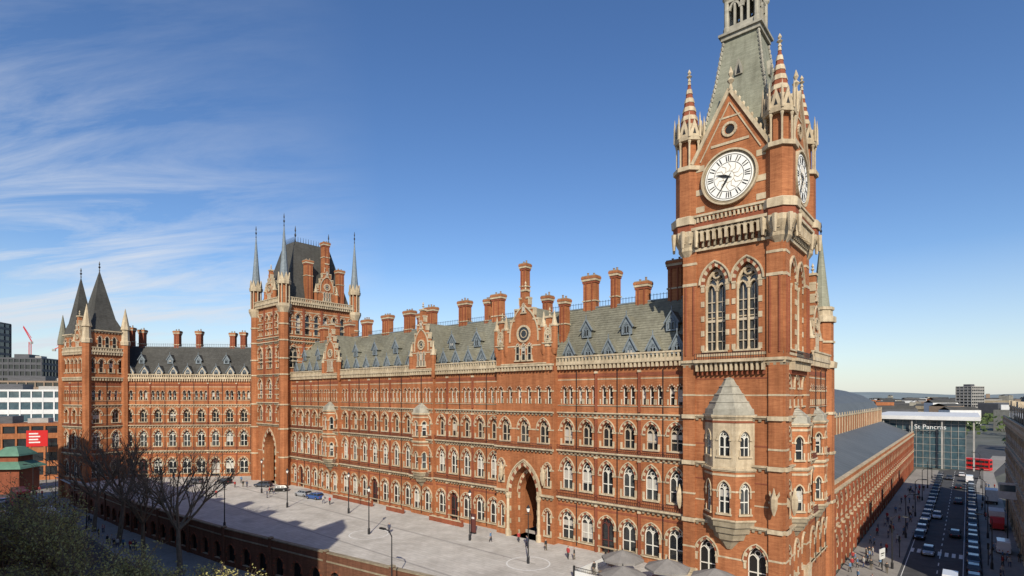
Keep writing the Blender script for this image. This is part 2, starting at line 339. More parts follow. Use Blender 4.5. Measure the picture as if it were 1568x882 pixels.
def oriel(G,fr,c,hw,pr,z0,z1,floors,mat='brick',roofh=3.0,corbel=2.4,stone=False,m1='stone'):
    ch=min(pr,hw*.55)
    pts=[(c-hw,0),(c-hw+ch,pr),(c+hw-ch,pr),(c+hw,0)]
    W=[fr(s,0,d) for s,d in pts]
    for (a,b) in zip(W,W[1:]):
        L=math.hypot(b[0]-a[0],b[1]-a[1]); t=((b[0]-a[0])/L,(b[1]-a[1])/L); n=(t[1],-t[0])
        if n[0]*fr.n[0]+n[1]*fr.n[1]<0: n=neg(n)
        F=Fr((a[0],a[1]),t,n)
        for fi,(f0,f1,zs,zp,k) in enumerate(floors):
            mt='stone' if (stone and fi==len(floors)-1) else mat
            if L>3: 
                cell(G,F,0,L/2,f0,f1,L*.17,zs,zp,k,t=.2,mat=mt,c=L*.27,lights=2,depth=.4,m2=m1,fm='frame_stone' if mt=='stone' else 'frame_white',glass='glass'); cell(G,F,L/2,L,f0,f1,L*.17,zs,zp,k,t=.2,mat=mt,c=L*.73,lights=2,depth=.4,m2=m1,fm='frame_stone' if mt=='stone' else 'frame_white',glass='glass')
                for q in (.06,.5,.94):
                    x,y,_=F(L*q,0,.1); lathe(G,'oriel_shafts','brick_red' if mt=='stone' else 'stone',x,y,[(.14,f0+.5),(.08,f0+.7),(.08,zp-.3),(.15,zp),(.15,zp+.15)],6)
            else: cell(G,F,0,L,f0,f1,L*.25,zs,zp,k,t=.16,mat=mt,lights=2 if L>2 else 1,depth=.3,m2=m1)
            string(G,F,-.1,L+.1,f1-.2,.35,.25,False); string(G,F,-.1,L+.1,f0-.05,.25,.2,False); box(G,'stone_bands','brick_red' if mt=='stone' else 'stone',F,0,L,f1-.75,f1-.5,0,.05)
    def lvl(z,s): return [fr(c+(q-c)*s,z,d*s) for q,d in pts]
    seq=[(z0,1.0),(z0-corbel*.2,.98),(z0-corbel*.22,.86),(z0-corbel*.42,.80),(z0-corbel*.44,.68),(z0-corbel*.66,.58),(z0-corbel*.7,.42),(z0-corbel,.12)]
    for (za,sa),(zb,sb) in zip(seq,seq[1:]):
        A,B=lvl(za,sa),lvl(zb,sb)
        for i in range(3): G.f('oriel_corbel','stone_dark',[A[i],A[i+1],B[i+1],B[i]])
    seq=[(z1,1.1),(z1+.25,1.1),(z1+.25,1.0),(z1+.9,.97)]
    m_=4
    for q in range(m_):
        s1=.92-.2*q; zz=z1+.9+(roofh-.9)*q/m_
        seq+=[(zz,s1),(zz+(roofh-.9)/m_*.8,s1-.14),(zz+(roofh-.9)/m_*.82,s1-.10)]
    seq+=[(z1+roofh,.06)]
    for (za,sa),(zb,sb) in zip(seq,seq[1:]):
        A,B=lvl(za,sa),lvl(zb,sb)
        for i in range(3): G.f('oriel_roof','stone_grey',[A[i],A[i+1],B[i+1],B[i]])
def bracket(G,fr,s,z):
    x,y,_=fr(s,0,.7)
    box(G,'lamp_brackets','stone',fr,s-.18,s+.18,z-.5,z+.5,0,.5)
    lathe(G,'lamp_brackets','stone',x,y,[(.1,z-1.4),(.35,z-.6),(.4,z-.1),(.4,z+.5),(.2,z+1.0),(.03,z+1.7)],6)
    for sg in (-1,1): prism(G,'lamp_brackets','stone',fr,[(s,z-.2),(s+sg*.55,z+.9),(s+sg*.5,z+1.3),(s+sg*.15,z+.6)],.35,.5)
# ------------------------------------------------------------------ HOTEL
H=Group('gothic_railway_hotel')
S=Fr(uv(0,1)[:2],U,neg(V))
T0,T1=113.4,128.8
gc=37.4; ga,gb=gc-5.8,gc+5.8
spans=[(11.3,ga,6),(gb,59.4,5),(65.8,91.2,7),(97.4,T0+.2,5)]
for a,b,n in spans: facade(H,S,a,b,n)
roof(H,S,9,116)
for a,b,n in spans:
    bw=(b-a)/n
    for i in range(n):
        c=a+bw*(i+.5)
        dormer(H,S,c,27.9,1.7,1.1,1.5)
        if i%2==(0 if n%2 else 1): dormer(H,S,c-bw*.5*(1 if n%2==0 else 0),31.2,1.7,1.4,1.3,L=2.6)
for u_,z_,w_ in ((15.8,41.7,2.0),(20.9,39.4,1.9),(25.5,41.7,1.1),(29.9,41.5,2.2),(38.5,39.4,1.3),(43.4,45.6,1.2),(49.7,41.0,2.2),(52.2,40.4,.9),(58.4,40.8,2.3),(68.2,40.6,2.4),(71.5,39.6,1.0),(75.2,40.6,2.4),(82.9,40.4,2.5),(90.8,40.1,2.4),(98,40.2,2.2),(104.5,40.4,2.2),(109.5,40.3,2)):
    chimney(H,S,u_,-6.6,34,z_,w_,1.2)
chimney(H,S,32.8,-3.4,30,37.8,1.2,1.2)
def sides(G,fr,a,b,z0,z1,d):
    for s in (a,b): G.f('walls','brick',[fr(s,z0,0),fr(s,z1,0),fr(s,z1,d),fr(s,z0,d)])
for c in (62.6,94.3):
    F=S.off(.7); a,b=c-3.2,c+3.1
    sides(H,S,a,b,0,28,.7)
    facade(H,F,a,b,2,par=False,pil=9)
    gable(H,F,c,3.15,27.3,38.4,0)
    oriel(H,F,c,2.1,1.3,8.0,19.0,[(8,13.8,8.9,11.2,1.8),(13.8,19,14.9,17.0,1.6)],corbel=2.6,roofh=2.0)
F=S.off(1.1); a,b=ga,gb; gw=2.6
sides(H,S,a,b,0,28,1.1)
for (p,q) in ((a,gc-3.5),(gc+3.5,b)):
    cell(H,F,p,q,0,7.15,.5,1.2,4.2,1.8,lights=1); cell(H,F,p,q,7.15,14.1,.45,8.6,11.2,1.9,lights=1)
cell(H,F,gc-3.5,gc+3.5,0,14.1,gw,0,7.0,1.95,depth=1.6,fill=False,t=.5,sill=False,n=9,bands=False)
ring(H,F,gc,gw+.7,0,7.0,1.77,.22,0,.2,'stone','stone',9,jamb=False)
F2=F.off(-1.6)
cell(H,F2,gc-3.3,gc+3.3,0,12.5,gw-.5,0,6.8,1.95,depth=1.4,fill=False,t=.35,sill=False,n=9,bands=False)
F3=F.off(-8)
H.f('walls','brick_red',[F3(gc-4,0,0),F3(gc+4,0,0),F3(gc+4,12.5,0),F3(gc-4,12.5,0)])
for s in (gc-3.3,gc+3.3): H.f('walls','brick',[F(s,0,-3),F(s,12.5,-3),F(s,12.5,-8),F(s,0,-8)])
H.f('walls','brick',[F(gc-4,12.4,-1.7),F(gc+4,12.4,-1.7),F(gc+4,12.4,-8),F(gc-4,12.4,-8)])
for q in (-1.9,0,1.9): surfwin(H,F3,gc+q,.65,.2,3.2,1.7,0,.2,2,'frame_stone')
for q in (-1.2,1.2): surfwin(H,F3,gc+q,.8,5.8,7.6,1.7,0,.2,2,'frame_stone')
for q in (-3.1,3.1):
    x,y,_=F(gc+q,0,.25); lathe(H,'gate_columns','stone',x,y,[(.42,0),(.42,1.0),(.26,1.2),(.24,6.0),(.42,6.5),(.42,6.9)],10)
bracket(H,F,gc-4.2,10.2); bracket(H,F,gc+4.2,10.2); bracket(H,S,12.2,9.5)
bw=(b-a)/3
for i in range(3):
    cell(H,F,a+bw*i,a+bw*(i+1),14.1,19.8,.95,15.2,17.3,1.6,fm='frame_stone'); 
    for q in (0,.5): cell(H,F,a+bw*(i+q),a+bw*(i+q+.5),19.8,26.2,.42,21.2,23.2,1.6,lights=1,t=.18,sill=False)
string(H,F,a,gc-3.6,6.9,.45,.55); string(H,F,gc+3.6,b,6.9,.45,.55); string(H,F,a,b,14,.35,.6); string(H,F,a,b,19.7,.3,.4); railing(H,F,a,b,14.35,.55,.8)
cornice(H,F,a,b,26.2,False)
gable(H,F,gc,4.6,27.3,38.8,0)
for c_ in (ga+1.0,gb-1.0): 
    box(H,'gables','brick',F.off(.03),c_-1.0,c_+1.0,27.3,31.5,-.8,.02); gable(H,F.off(.06),c_,1.0,30.3,34.2,0,back=2)
# east return
E=Fr(uv(-.25,0)[:2],V,neg(U))
facade(H,E,11.6,24.6,4,base=-5,pil=9)
box(H,'walls','brick',E,11.6,24.6,26,27.5,-11,-.05)
roof(H,E,11.6,22.5,27.0,35.0,5.5)
gable(H,E,15.6,2.6,27.3,38.5,0)
oriel(H,E,15.6,1.9,1.1,8.0,19.0,[(8,13.8,8.9,11.2,1.8),(13.8,19,14.9,17.0,1.6)],corbel=2.4,roofh=2.0)
chimney(H,E,20,-5.5,33,41,1.2,2.0)
x,y,_=uv(.6,23.4)
lathe(H,'corner_turret','brick',x,y,[(1.7,-5),(1.7,26.4)],8); lathe(H,'corner_turret','stone',x,y,[(2.0,26.4),(2.1,27.2),(1.7,27.4)],8)
lathe(H,'corner_turret','brick',x,y,[(1.6,27.4),(1.6,33)],8); lathe(H,'corner_turret','stone',x,y,[(1.8,30.0),(1.8,30.3)],8); lathe(H,'corner_turret','stone',x,y,[(1.95,33),(1.95,33.8),(1.5,34),(1.5,34.7),(1.7,34.8),(1.7,35.2)],8)
for z in (7,14,19.7): lathe(H,'corner_turret','stone',x,y,[(1.85,z),(1.9,z+.4)],8)
x,y,_=uv(1.2,26.6); lathe(H,'spirelet','brick',x,y,[(1.3,20),(1.3,33.5)],8); lathe(H,'spirelet','stone',x,y,[(1.5,33.5),(1.5,34.3)],8); lathe(H,'spirelet','slate_green',x,y,[(1.35,34.3),(.07,46.5)],8); finial(H,x,y,46.4,2.2,'iron',.08)
# ---- west tower
TS=Fr(uv(0,-1)[:2],U,neg(V))
TE=Fr(uv(T0,0)[:2],V,neg(U)); TW=Fr(uv(T1,0)[:2],V,U); TN=Fr(uv(0,19)[:2],U,V)
for F,a,b in ((TW,-1,19),(TN,T0,T1)): H.f('walls','brick',[F(a,0,0),F(b,0,0),F(b,46,0),F(a,46,0)])
m_=(T0+T1)/2
cell(H,TS,T0,T1,0,15,3.0,0,8.2,1.95,depth=2.5,fill=False,t=.6,sill=False,n=9)
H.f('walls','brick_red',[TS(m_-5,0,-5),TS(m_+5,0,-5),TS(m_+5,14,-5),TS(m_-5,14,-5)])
for F,a,b,n in ((TS,T0,T1,3),(TE,-1,19,4)):
    bw=(b-a)/n
    lowz=15 if F is TS else 28
    if F is TE: H.f('walls','brick',[F(a,0,0),F(b,0,0),F(b,28,0),F(a,28,0)])
    for i in range(n):
        s0,s1=a+bw*i,a+bw*(i+1)
        if F is TS:
            cell(H,F,s0,s1,15,20.5,1.1,16,18.2,1.6,fm='frame_stone'); cell(H,F,s0,s1,20.5,28,1.0,21.8,25,1.7)
        cell(H,F,s0,s1,28,36,1.2,29.5,33,1.7,fm='frame_stone',glass='glass'); 
        for q in (0,.5): cell(H,F,s0+bw*q,s0+bw*(q+.5),36,45,.7,38,42,1.7,fm='frame_stone',lights=1,glass='glass')
        if i: box(H,'pilasters','brick_red',F,s0-.25,s0+.25,lowz,44.5,0,.35)
    for z in (14.8,20.3,27.5,35.8,36.9): 
        if z>=lowz-1: string(H,F,a,b,z,.4,.45)
    for z in (22.6,24,31,32,34.6,39.5,41,43.6): 
        if z>lowz: box(H,'stone_bands','stone',F,a,b,z,z+.22,-.05,.05 if z not in (32,41) else .04)
    cornice(H,F,a,b,45,True,.8)
for (u_,v_) in ((T0,-1),(T1,-1),(T0,19),(T1,19)):
    x,y,_=uv(u_,v_)
    lathe(H,'turrets','brick',x,y,[(1.2,0),(1.2,43)],8)
    for z in (7,14,20,27.5,31.5,36,40): lathe(H,'turrets','stone',x,y,[(1.35,z),(1.35,z+.35)],8)
    lathe(H,'turrets','stone',x,y,[(1.2,43),(1.8,44.5),(1.8,45.2)],8); lathe(H,'turrets','brick',x,y,[(1.0,45.2),(1.0,50)],8)
    for i in range(8): lathe(H,'turrets','stone',x+1.3*cos(i*pi/4),y+1.3*sin(i*pi/4),[(.16,45.2),(.16,50)],5)
    lathe(H,'turrets','stone',x,y,[(1.6,50),(1.7,50.8),(1.5,51)],8)
    for i in range(8):
        a=i*pi/4; fx=Fr((x+1.4*cos(a),y+1.4*sin(a)),(-sin(a),cos(a)),(cos(a),sin(a)))
        prism(H,'turrets','stone',fx,[(-.55,51),(.55,51),(0,52.9)],-.2,.05)
    lathe(H,'turrets','lead',x,y,[(1.15,51),(.75,55.5),(.1,64.5)],8); finial(H,x,y,64.4,3.2,'iron',.1)
def hip(G,a0,a1,b0,b1,z0,c0,c1,e0,e1,z1,mat):
    P=[uv(a0,b0,z0),uv(a1,b0,z0),uv(a1,b1,z0),uv(a0,b1,z0)]; Q=[uv(c0,e0,z1),uv(c1,e0,z1),uv(c1,e1,z1),uv(c0,e1,z1)]
    for i in range(4): G.f('roof',mat,[P[i],P[(i+1)%4],Q[(i+1)%4],Q[i]])
    G.f('roof',mat,Q)
hip(H,T0+.8,T1-.8,-.2,18.2,46,T0+4,T1-5,4.0,13.5,62.5,'slate_dark')
for (u0,v0,u1,v1) in ((T0+4,4,T1-5,4),(T0+4,4,T0+4,13.5)):
    for i in range(14):
        x,y,_=uv(u0+(u1-u0)*i/13,v0+(v1-v0)*i/13); lathe(H,'ridge_cresting','iron',x,y,[(.07,62.5),(.03,63.8)],4)
for q in ((T0+4,4),(T1-5,4),(T0+4,13.5)): finial(H,*uv(*q)[:2],62.5,4,'iron',.12)
chimney(H,TE,6.0,-1.2,45,57.5,1.8,1.4); chimney(H,TE,10.6,-.8,45,63,1.6,1.6); chimney(H,TE,15.2,-1.2,45,56.5,1.8,1.4)
gable(H,TS,m_,2.4,46.6,54.5,0,back=6)
gable(H,TE,10.6,3.0,46.6,57,.05,back=6)
# ---- left wing
A_=(-69.0,149.5); B_=(-106.5,146.0); L_=math.hypot(B_[0]-A_[0],B_[1]-A_[1]); t_=((B_[0]-A_[0])/L_,(B_[1]-A_[1])/L_); n_=(-t_[1],t_[0])
if n_[1]>0: n_=neg(n_)
W=Fr(A_,t_,n_)
facade(H,W,0,L_,10)
roof(H,W,-2,L_+2,mat='slate_dark')
for i in range(10):
    c=L_*(i+.5)/10; dormer(H,W,c,27.9,1.9,1.2,1.5,'frame_stone','slate_dark')
    if i%2: dormer(H,W,c-1.8,31.3,1.5,1.3,1.2,L=2.5,rm='slate_dark')
for s,z in ((8.3,40.8),(11.2,40.6),(20.5,41.0),(26.5,41),(36,41.2),(39,41.8)): chimney(H,W,s,-6.8,34,z,1.4,1.4,'brick_red')
# ---- pavilion
PC=(-109.6,138.0); pt=(.4676,.8839); pl=(-.8839,.4676)
PE=Fr(PC,pt,(.8839,-.4676)); PS=Fr(PC,pl,(-.4676,-.8839))
for F,Ln in ((PE,9.0),(PS,12.5)):
    n=2 if Ln<10 else 3; bw=Ln/n
    facade(H,F,0,Ln,n,par=False,base=-5)
    for i in range(n): 
        for q in (0,.5): cell(H,F,bw*(i+q),bw*(i+q+.5),27.2,33.5,.55,28.5,31,1.7,lights=1,fm='frame_stone')
    cornice(H,F,0,Ln,33.0,True)
P2=Fr((PC[0]+pt[0]*9,PC[1]+pt[1]*9),pl,(.4676,.8839)); P3=Fr((PC[0]+pl[0]*12.5,PC[1]+pl[1]*12.5),pt,(-.8839,.4676))
for F,Ln in ((P2,12.5),(P3,9)): H.f('walls','brick',[F(0,-5,0),F(Ln,-5,0),F(Ln,34,0),F(0,34,0)])
def spire4(G,fr,s,d,hw,z0,z1,mat):
    q=[fr(s-hw,z0,d-hw),fr(s+hw,z0,d-hw),fr(s+hw,z0,d+hw),fr(s-hw,z0,d+hw)]; t=fr(s,z1,d)
    f_=.66
    r=[fr(s-hw*f_,z0+(z1-z0)*.2,d-hw*f_),fr(s+hw*f_,z0+(z1-z0)*.2,d-hw*f_),fr(s+hw*f_,z0+(z1-z0)*.2,d+hw*f_),fr(s-hw*f_,z0+(z1-z0)*.2,d+hw*f_)]
    for i in range(4): G.f('roof',mat,[q[i],q[(i+1)%4],r[(i+1)%4],r[i]]); G.f('roof',mat,[r[i],r[(i+1)%4],t])
    finial(G,t[0],t[1],z1-.2,2.6,'iron',.13)
for F,c,hw in ((PE,4.6,3.6),):
    box(H,'walls','brick',F,c-3.8,c+3.8,33.5,39.5,-7.6,.02)
    for q in (-1.7,0,1.7): surfwin(H,F,c+q,.5,34.8,37.2,1.7,.03,.2,1)
    string(H,F,c-3.8,c+3.8,39.1,.5,.5); spire4(H,F,c,-3.8,4.0,39.6,56,'slate_dark')
for F,c in ((PS,9.4),):
    box(H,'walls','brick',F,c-2.8,c+2.8,33.5,38.5,-5.6,.02)
    for q in (-1.3,1.3): surfwin(H,F,c+q,.5,34.8,36.6,1.7,.03,.2,1)
    string(H,F,c-2.8,c+2.8,38.1,.5,.5); spire4(H,F,c,-2.8,3.0,38.6,54.5,'slate_dark')
gable(H,PS,4.4,2.2,34,43,.05,back=5)
for s_ in (0,9): 
    x,y,_=PE(s_,0,0); lathe(H,'turrets','brick',x,y,[(1.0,-5),(1.0,36)],8); lathe(H,'turrets','stone',x,y,[(1.2,36),(1.3,37),(1.0,37.2),(.9,40),(1.2,40.2),(1.0,41),(.05,46)],8)
x,y,_=PS(12.5,0,0); lathe(H,'turrets','brick',x,y,[(1.0,-5),(1.0,36)],8); lathe(H,'turrets','slate',x,y,[(1.2,36),(1.2,37),(.05,44)],8)
H.finish()
# ------------------------------------------------------------------ CLOCK TOWER
C=Group('clock_tower'); w=11.5
CS=Fr(uv(0,0)[:2],U,neg(V)); CE=Fr(uv(0,0)[:2],V,neg(U)); CW=Fr(uv(w,0)[:2],V,U); CN=Fr(uv(0,w)[:2],U,V)
for F in (CW,CN):
    C.f('walls','brick',[F(0,-5,0),F(w,-5,0),F(w,51,0),F(0,51,0)])
for F in (CS,CE):
    south=F is CS
    c=w/2
    if south:
        C.f('walls','brick',[F(0,7.2,0),F(w,7.2,0),F(w,26.6,0),F(0,26.6,0)])
        for (p,q) in ((0,w/2),(w/2,w)): cell(C,F,p,q,-5,7.2,1.1,.3,3.2,1.7,depth=.8,lights=2,glass='black')
        oriel(C,F,c+.2,2.9,1.7,7.8,20.0,[(7.8,13.8,8.7,11.4,1.8),(13.8,20,15.4,17.4,1.7)],corbel=3.6,roofh=4.6,stone=True)
    else:
        for z0,z1,zs,zp in ((-5,7.15,1,3.7),(7.15,14.1,8.5,11.2),(14.1,19.8,15.2,17.3),(19.8,26.6,21.2,23.4)):
            for i in range(3): cell(C,F,w*i/3,w*(i+1)/3,z0,z1,.8,zs,zp,1.7)
        oriel(C,F,c,2.0,1.4,8.0,19.0,[(8,13.8,8.9,11.2,1.8),(13.8,19,14.9,17.0,1.6)],corbel=2.4,roofh=2.0)
    for a,b in ((-.02,1.5),(w-1.5,w+.02)):
        box(C,'corner_piers','brick',F,a,b,-5,26.2,-.3,.24)
        for z in (.6,6.8,13.9,19.6): box(C,'corner_piers','stone',F,a-.06,b+.06,z,z+.5,-.3,.5 if z>6 else .6)
        box(C,'corner_piers','stone',F,a-.25,b+.25,-5,.6,-.3,.5)
        for z in (3.6,10.2,16.2,22.4): box(C,'corner_piers','stone',F,a-.02,b+.02,z,z+.22,-.3,.28)
    bracket(C,F.off(.24),.75,10.4)
    for z in (6.9,14.0,19.7): string(C,F,-.1,w+.1,z,.4,.38, True)
    for z in (9.6,12.2,16.5,22.4,24.4): box(C,'stone_bands','stone' if z in(9.6,22.4) else 'brick_red',F,0,w,z,z+.16,0,.03)
    string(C,F,-.2,w+.2,26.2,.6,.5); 
    box(C,'balcony','stone',F,c-4.0,c+4.0,26.4,26.75,0,1.1)
    for i in range(14): a=c-3.9+7.6*i/13; box(C,'balcony','stone',F,a,a+.25,25.4,26.4,0,.8); box(C,'balcony','brick_red',F,a+.02,a+.23,24.9,25.4,0,.4)
    railing(C,F,c-4,c+4,26.75,1.05,.8,'iron')
    hh=1.28
    box(C,'stone_bands','stone',F,0,w,27.2,27.5,0,.06)
    cell(C,F,1.7,c,26.8,40.6,hh,27.9,36.0,1.9,c=c-1.85,depth=.9,lights=2,fm='stone',t=.42,glass='glass_mid',n=7)
    cell(C,F,c,w-1.7,26.8,40.6,hh,27.9,36.0,1.9,c=c+1.85,depth=.9,lights=2,fm='stone',t=.42,glass='glass_mid',n=7)
    for q in (-1.85,1.85):
        ring(C,F,c+q,hh+.5,27.9,36,1.66,.16,.0,.26,'stone','stone',7,jamb=False)
        ribbon(C,'belfry_tracery','stone',F,arch(c+q,hh-.15,35.9,1.85,6),.3,-.85,-.5)
        for sg in (-1,1): ribbon(C,'belfry_tracery','stone',F,arch(c+q+sg*hh/2,hh/2-.08,35.2,1.7,4),.2,-.85,-.45)
        ribbon(C,'belfry_tracery','stone',F,[(c+q+.42*cos(a*pi/6),37.2+.42*sin(a*pi/6)) for a in range(13)],.2,-.85,-.45)
        for zz in (29.0,30.2,31.4,32.6,33.8): box(C,'louvres','frame_stone',F,c+q-hh,c+q+hh,zz,zz+.1 if zz!=31.4 else zz+.3,-.9,-.72)
        for qq in (-.64,.64): box(C,'louvres','frame_stone',F,c+q+qq-.05,c+q+qq+.05,27.9,35.6,-.9,-.74)
        for sg in (-1,0,1):
            x,y,_=F(c+q+sg*(hh-.08),0,-.45 if sg else -.66); lathe(C,'belfry_columns','stone',x,y,[(.22,27.9),(.15,28.3),(.15,35.3),(.26,35.7),(.26,35.9)],8)
    for a,b in ((0,1.7),(w-1.7,w)):
        box(C,'walls','brick',F,a,b,26.6,40.6,-.3,.25)
        for z in (36.0,): box(C,'stone_bands','stone',F,a-.02,b+.02,z,z+.35,-.3,.33)
        for q in (.35,1.35): 
            x,y,_=F(a+q,0,.28); lathe(C,'belfry_columns','brick_red',x,y,[(.12,27.4),(.12,36)],6)
        box(C,'stone_bands','stone',F,a-.02,b+.02,38.6,38.9,-.3,.3)
    box(C,'stone_bands','stone',F,0,w,40.2,40.55,-.2,.3)
    n=16
    for i in range(n):
        a=w*i/n+.12
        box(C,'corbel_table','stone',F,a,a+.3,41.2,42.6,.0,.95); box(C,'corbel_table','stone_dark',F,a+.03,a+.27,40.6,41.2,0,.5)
        ribbon(C,'corbel_table','stone',F,arch(a+.15+w/n/2,w/n*.34,42.1,1.3,3),.14,.6,.92)
        box(C,'corbel_table','brick_red',F,a+.3,a+.6,41.0,42.0,0,.2)
    box(C,'corbel_table','stone',F,-.3,w+.3,42.6,42.95,-.2,1.15); box(C,'corbel_table','brick_red',F,-.2,w+.2,42.95,43.5,-.2,.95)
    box(C,'corbel_table','stone',F,-.3,w+.3,44.15,44.4,.75,1.2)
    for i in range(24): a=w*i/24+.1; box(C,'corbel_table','stone',F,a,a+.22,43.5,44.15,.8,1.08)
    C.f('walls','brick',[F(0,40,.02),F(w,40,.02),F(w,51.2,.02),F(0,51.2,.02)])
    gp=[(c-4.3,49.6),(c-4.3,51.4),(c,58.6),(c+4.3,51.4),(c+4.3,49.6)]
    prism(C,'clock_gable','brick',F,gp,-.6,.35)
    box(C,'clock_gable','brick',F,c-4.0,c+4.0,44.2,49.6,-.3,.33)
    for sg in (-1,1):
        ribbon(C,'clock_gable','stone',F,[(c+sg*4.5,51.0),(c,58.75)],.42,-.7,.6)
        ribbon(C,'clock_gable','stone',F,[(c+sg*3.5,51.0),(c,57.2)],.14,.3,.45)
        for i in range(9):
            x=c+sg*(4.3-4.2*i/9); z=51.6+7.2*i/9; lathe(C,'clock_gable','stone',*F(x,0,.1)[:2],[(.12,z),(.2,z+.3),(.05,z+.55)],5)
    x,y,_=F(c,0,0); finial(C,x,y,58.8,2.8,'stone',.2)
    for z in (44.9,47.0,49.9): box(C,'clock_gable','stone',F,c-4.05,c-3.0,z,z+.7,.2,.4); box(C,'clock_gable','stone',F,c+3.0,c+4.05,z,z+.7,.2,.4)
    box(C,'stone_bands','stone',F,c-2.2,c+2.2,52.3,52.6,.3,.44); box(C,'stone_bands','stone',F,c-1.2,c+1.2,55.4,55.6,.3,.42)
    rr=.75
    ribbon(C,'clock_gable','stone',F,[(c+rr*cos(a*pi/8),54.0+rr*sin(a*pi/8)) for a in range(17)],.3,.3,.52); prism(C,'clock_gable','black',F,[(c+.5*cos(a*pi/6),54+.5*sin(a*pi/6)) for a in range(12)],.3,.38)
    zc=48.3; sg=-1 if south else 1; ks=.93
    def P(r,ang): return (c+sg*r*ks*sin(ang),zc+r*ks*cos(ang))
    N=48
    prism(C,'clock_surround','stone',F,[P(3.5,2*pi*i/N) for i in range(N)],.3,.58)
    ribbon(C,'clock_surround','stone',F,[P(3.4,2*pi*i/N) for i in range(N+1)],.2,.5,.85)
    prism(C,'clock_surround','stone_dark',F,[P(3.2,2*pi*i/N) for i in range(N)],.5,.63)
    prism(C,'clock_face','clock_white',F,[P(2.98,2*pi*i/N) for i in range(N)],.6,.70)
    ribbon(C,'clock_marks','black',F,[P(2.78,2*pi*i/N) for i in range(N+1)],.05,.7,.73); ribbon(C,'clock_marks','black',F,[P(1.85,2*pi*i/N) for i in range(N+1)],.05,.7,.73)
    ribbon(C,'clock_marks','frame_stone',F,[P(.7,2*pi*i/24) for i in range(25)],.05,.7,.73)
    for i in range(12):
        a=2*pi*i/12
        for k_ in ((-.09,.09) if i%3 else (-.14,0,.14)): 
            ribbon(C,'clock_marks','black',F,[P(1.98,a+k_*.8),P(2.65,a+k_*.85)],.1,.7,.735)
        ribbon(C,'clock_marks','frame_stone',F,[P(.7,a),P(1.2,a+.26),P(1.7,a)],.06,.7,.73); 
    for (ang,L1,wd) in ((radians(288),1.7,.24),(radians(212),2.5,.17)):
        prism(C,'clock_hands','black',F,[P(-.5,ang),(P(.5,ang+.35)),P(L1,ang),P(.5,ang-.35)] if L1<2 else [P(-.6,ang+.1),P(.6,ang+.22),P(L1,ang),P(.6,ang-.22)],.78,.82)
cu,cv=w/2,w/2
def sq(hf,z): return [uv(cu-hf,cv-hf,z),uv(cu+hf,cv-hf,z),uv(cu+hf,cv+hf,z),uv(cu-hf,cv+hf,z)]
seq=[(5.0,50.0),(3.9,55.5),(2.8,61.5),(2.05,67.2)]
for (h0,z0),(h1,z1) in zip(seq,seq[1:]):
    A,B=sq(h0,z0),sq(h1,z1)
    for i in range(4): C.f('roof','slate_green',[A[i],A[(i+1)%4],B[(i+1)%4],B[i]])
for i in range(4):
    for k_ in range(30):
        f=k_/29; zz=50+f*17.2
        for (h0,z0),(h1,z1) in zip(seq,seq[1:]):
            if z0<=zz<=z1+1e-6: hf=h0+(h1-h0)*(zz-z0)/(z1-z0)
        x,y,_=sq(hf,zz)[i]; lathe(C,'roof_crockets','stone_grey',x,y,[(.16,zz),(.2,zz+.3),(.06,zz+.62)],5)
for F in (CS,CE,CW,CN):
    c=w/2
    for sg in (-1,1): C.f('roof','slate_green',[F(c+sg*4.4,51.2,-.6),F(c,58.5,-.6),F(c,58.5,-5),F(c+sg*4.4,51.2,-5)])
    Fo=F.off(-(w/2-2.6)); prism(C,'lucarnes','stone_grey',Fo,[(c-.45,62),(c+.45,62),(c+.45,62.8),(c,64),(c-.45,62.8)],-.5,.35); prism(C,'lucarnes','black',Fo,[(c-.25,62.1),(c+.25,62.1),(c,63.3)],.3,.38)
for hf,z0,z1 in ((2.35,67.2,67.7),(2.6,67.7,68.0)):
    A,B=sq(hf,z0),sq(hf,z1)
    for i in range(4): C.f('lantern','stone_grey',[A[i],A[(i+1)%4],B[(i+1)%4],B[i]])
    C.f('lantern','stone_grey',B); C.f('lantern','stone_grey',A)
for i in range(4):
    x,y,_=sq(1.8,0)[i]; lathe(C,'lantern','stone_grey',x,y,[(.42,68),(.42,68.8),(.3,69),(.3,72.2),(.5,72.5),(.5,73),(.3,73.2),(.04,77)],8)
for F in (CS,CE,CW,CN):
    Fo=F.off(-(w/2-1.75)); c=w/2
    for q in (-.8,0,.8): box(C,'lantern','stone_grey',Fo,c+q-.13,c+q+.13,68,72.3,-.15,.1)
    box(C,'lantern','stone_grey',Fo,c-1.7,c+1.7,68,69,-.1,.15); box(C,'lantern','stone_grey',Fo,c-1.75,c+1.75,72,72.7,-.1,.2)
    for q in (-.8,.8): ribbon(C,'lantern','stone_grey',Fo,arch(c+q,.62,71.0,1.8,4),.25,-.1,.15)
    prism(C,'lantern','stone_grey',Fo,[(c-1.6,72.7),(c+1.6,72.7),(c,76)],-.2,.1)
A,B=sq(1.6,72.7),sq(.1,82)
for i in range(4): C.f('lantern','slate_green',[A[i],A[(i+1)%4],B[(i+1)%4],B[i]])
lathe(C,'lantern','slate_dark',*uv(cu,cv)[:2],[(.5,68),(.5,73)],6)
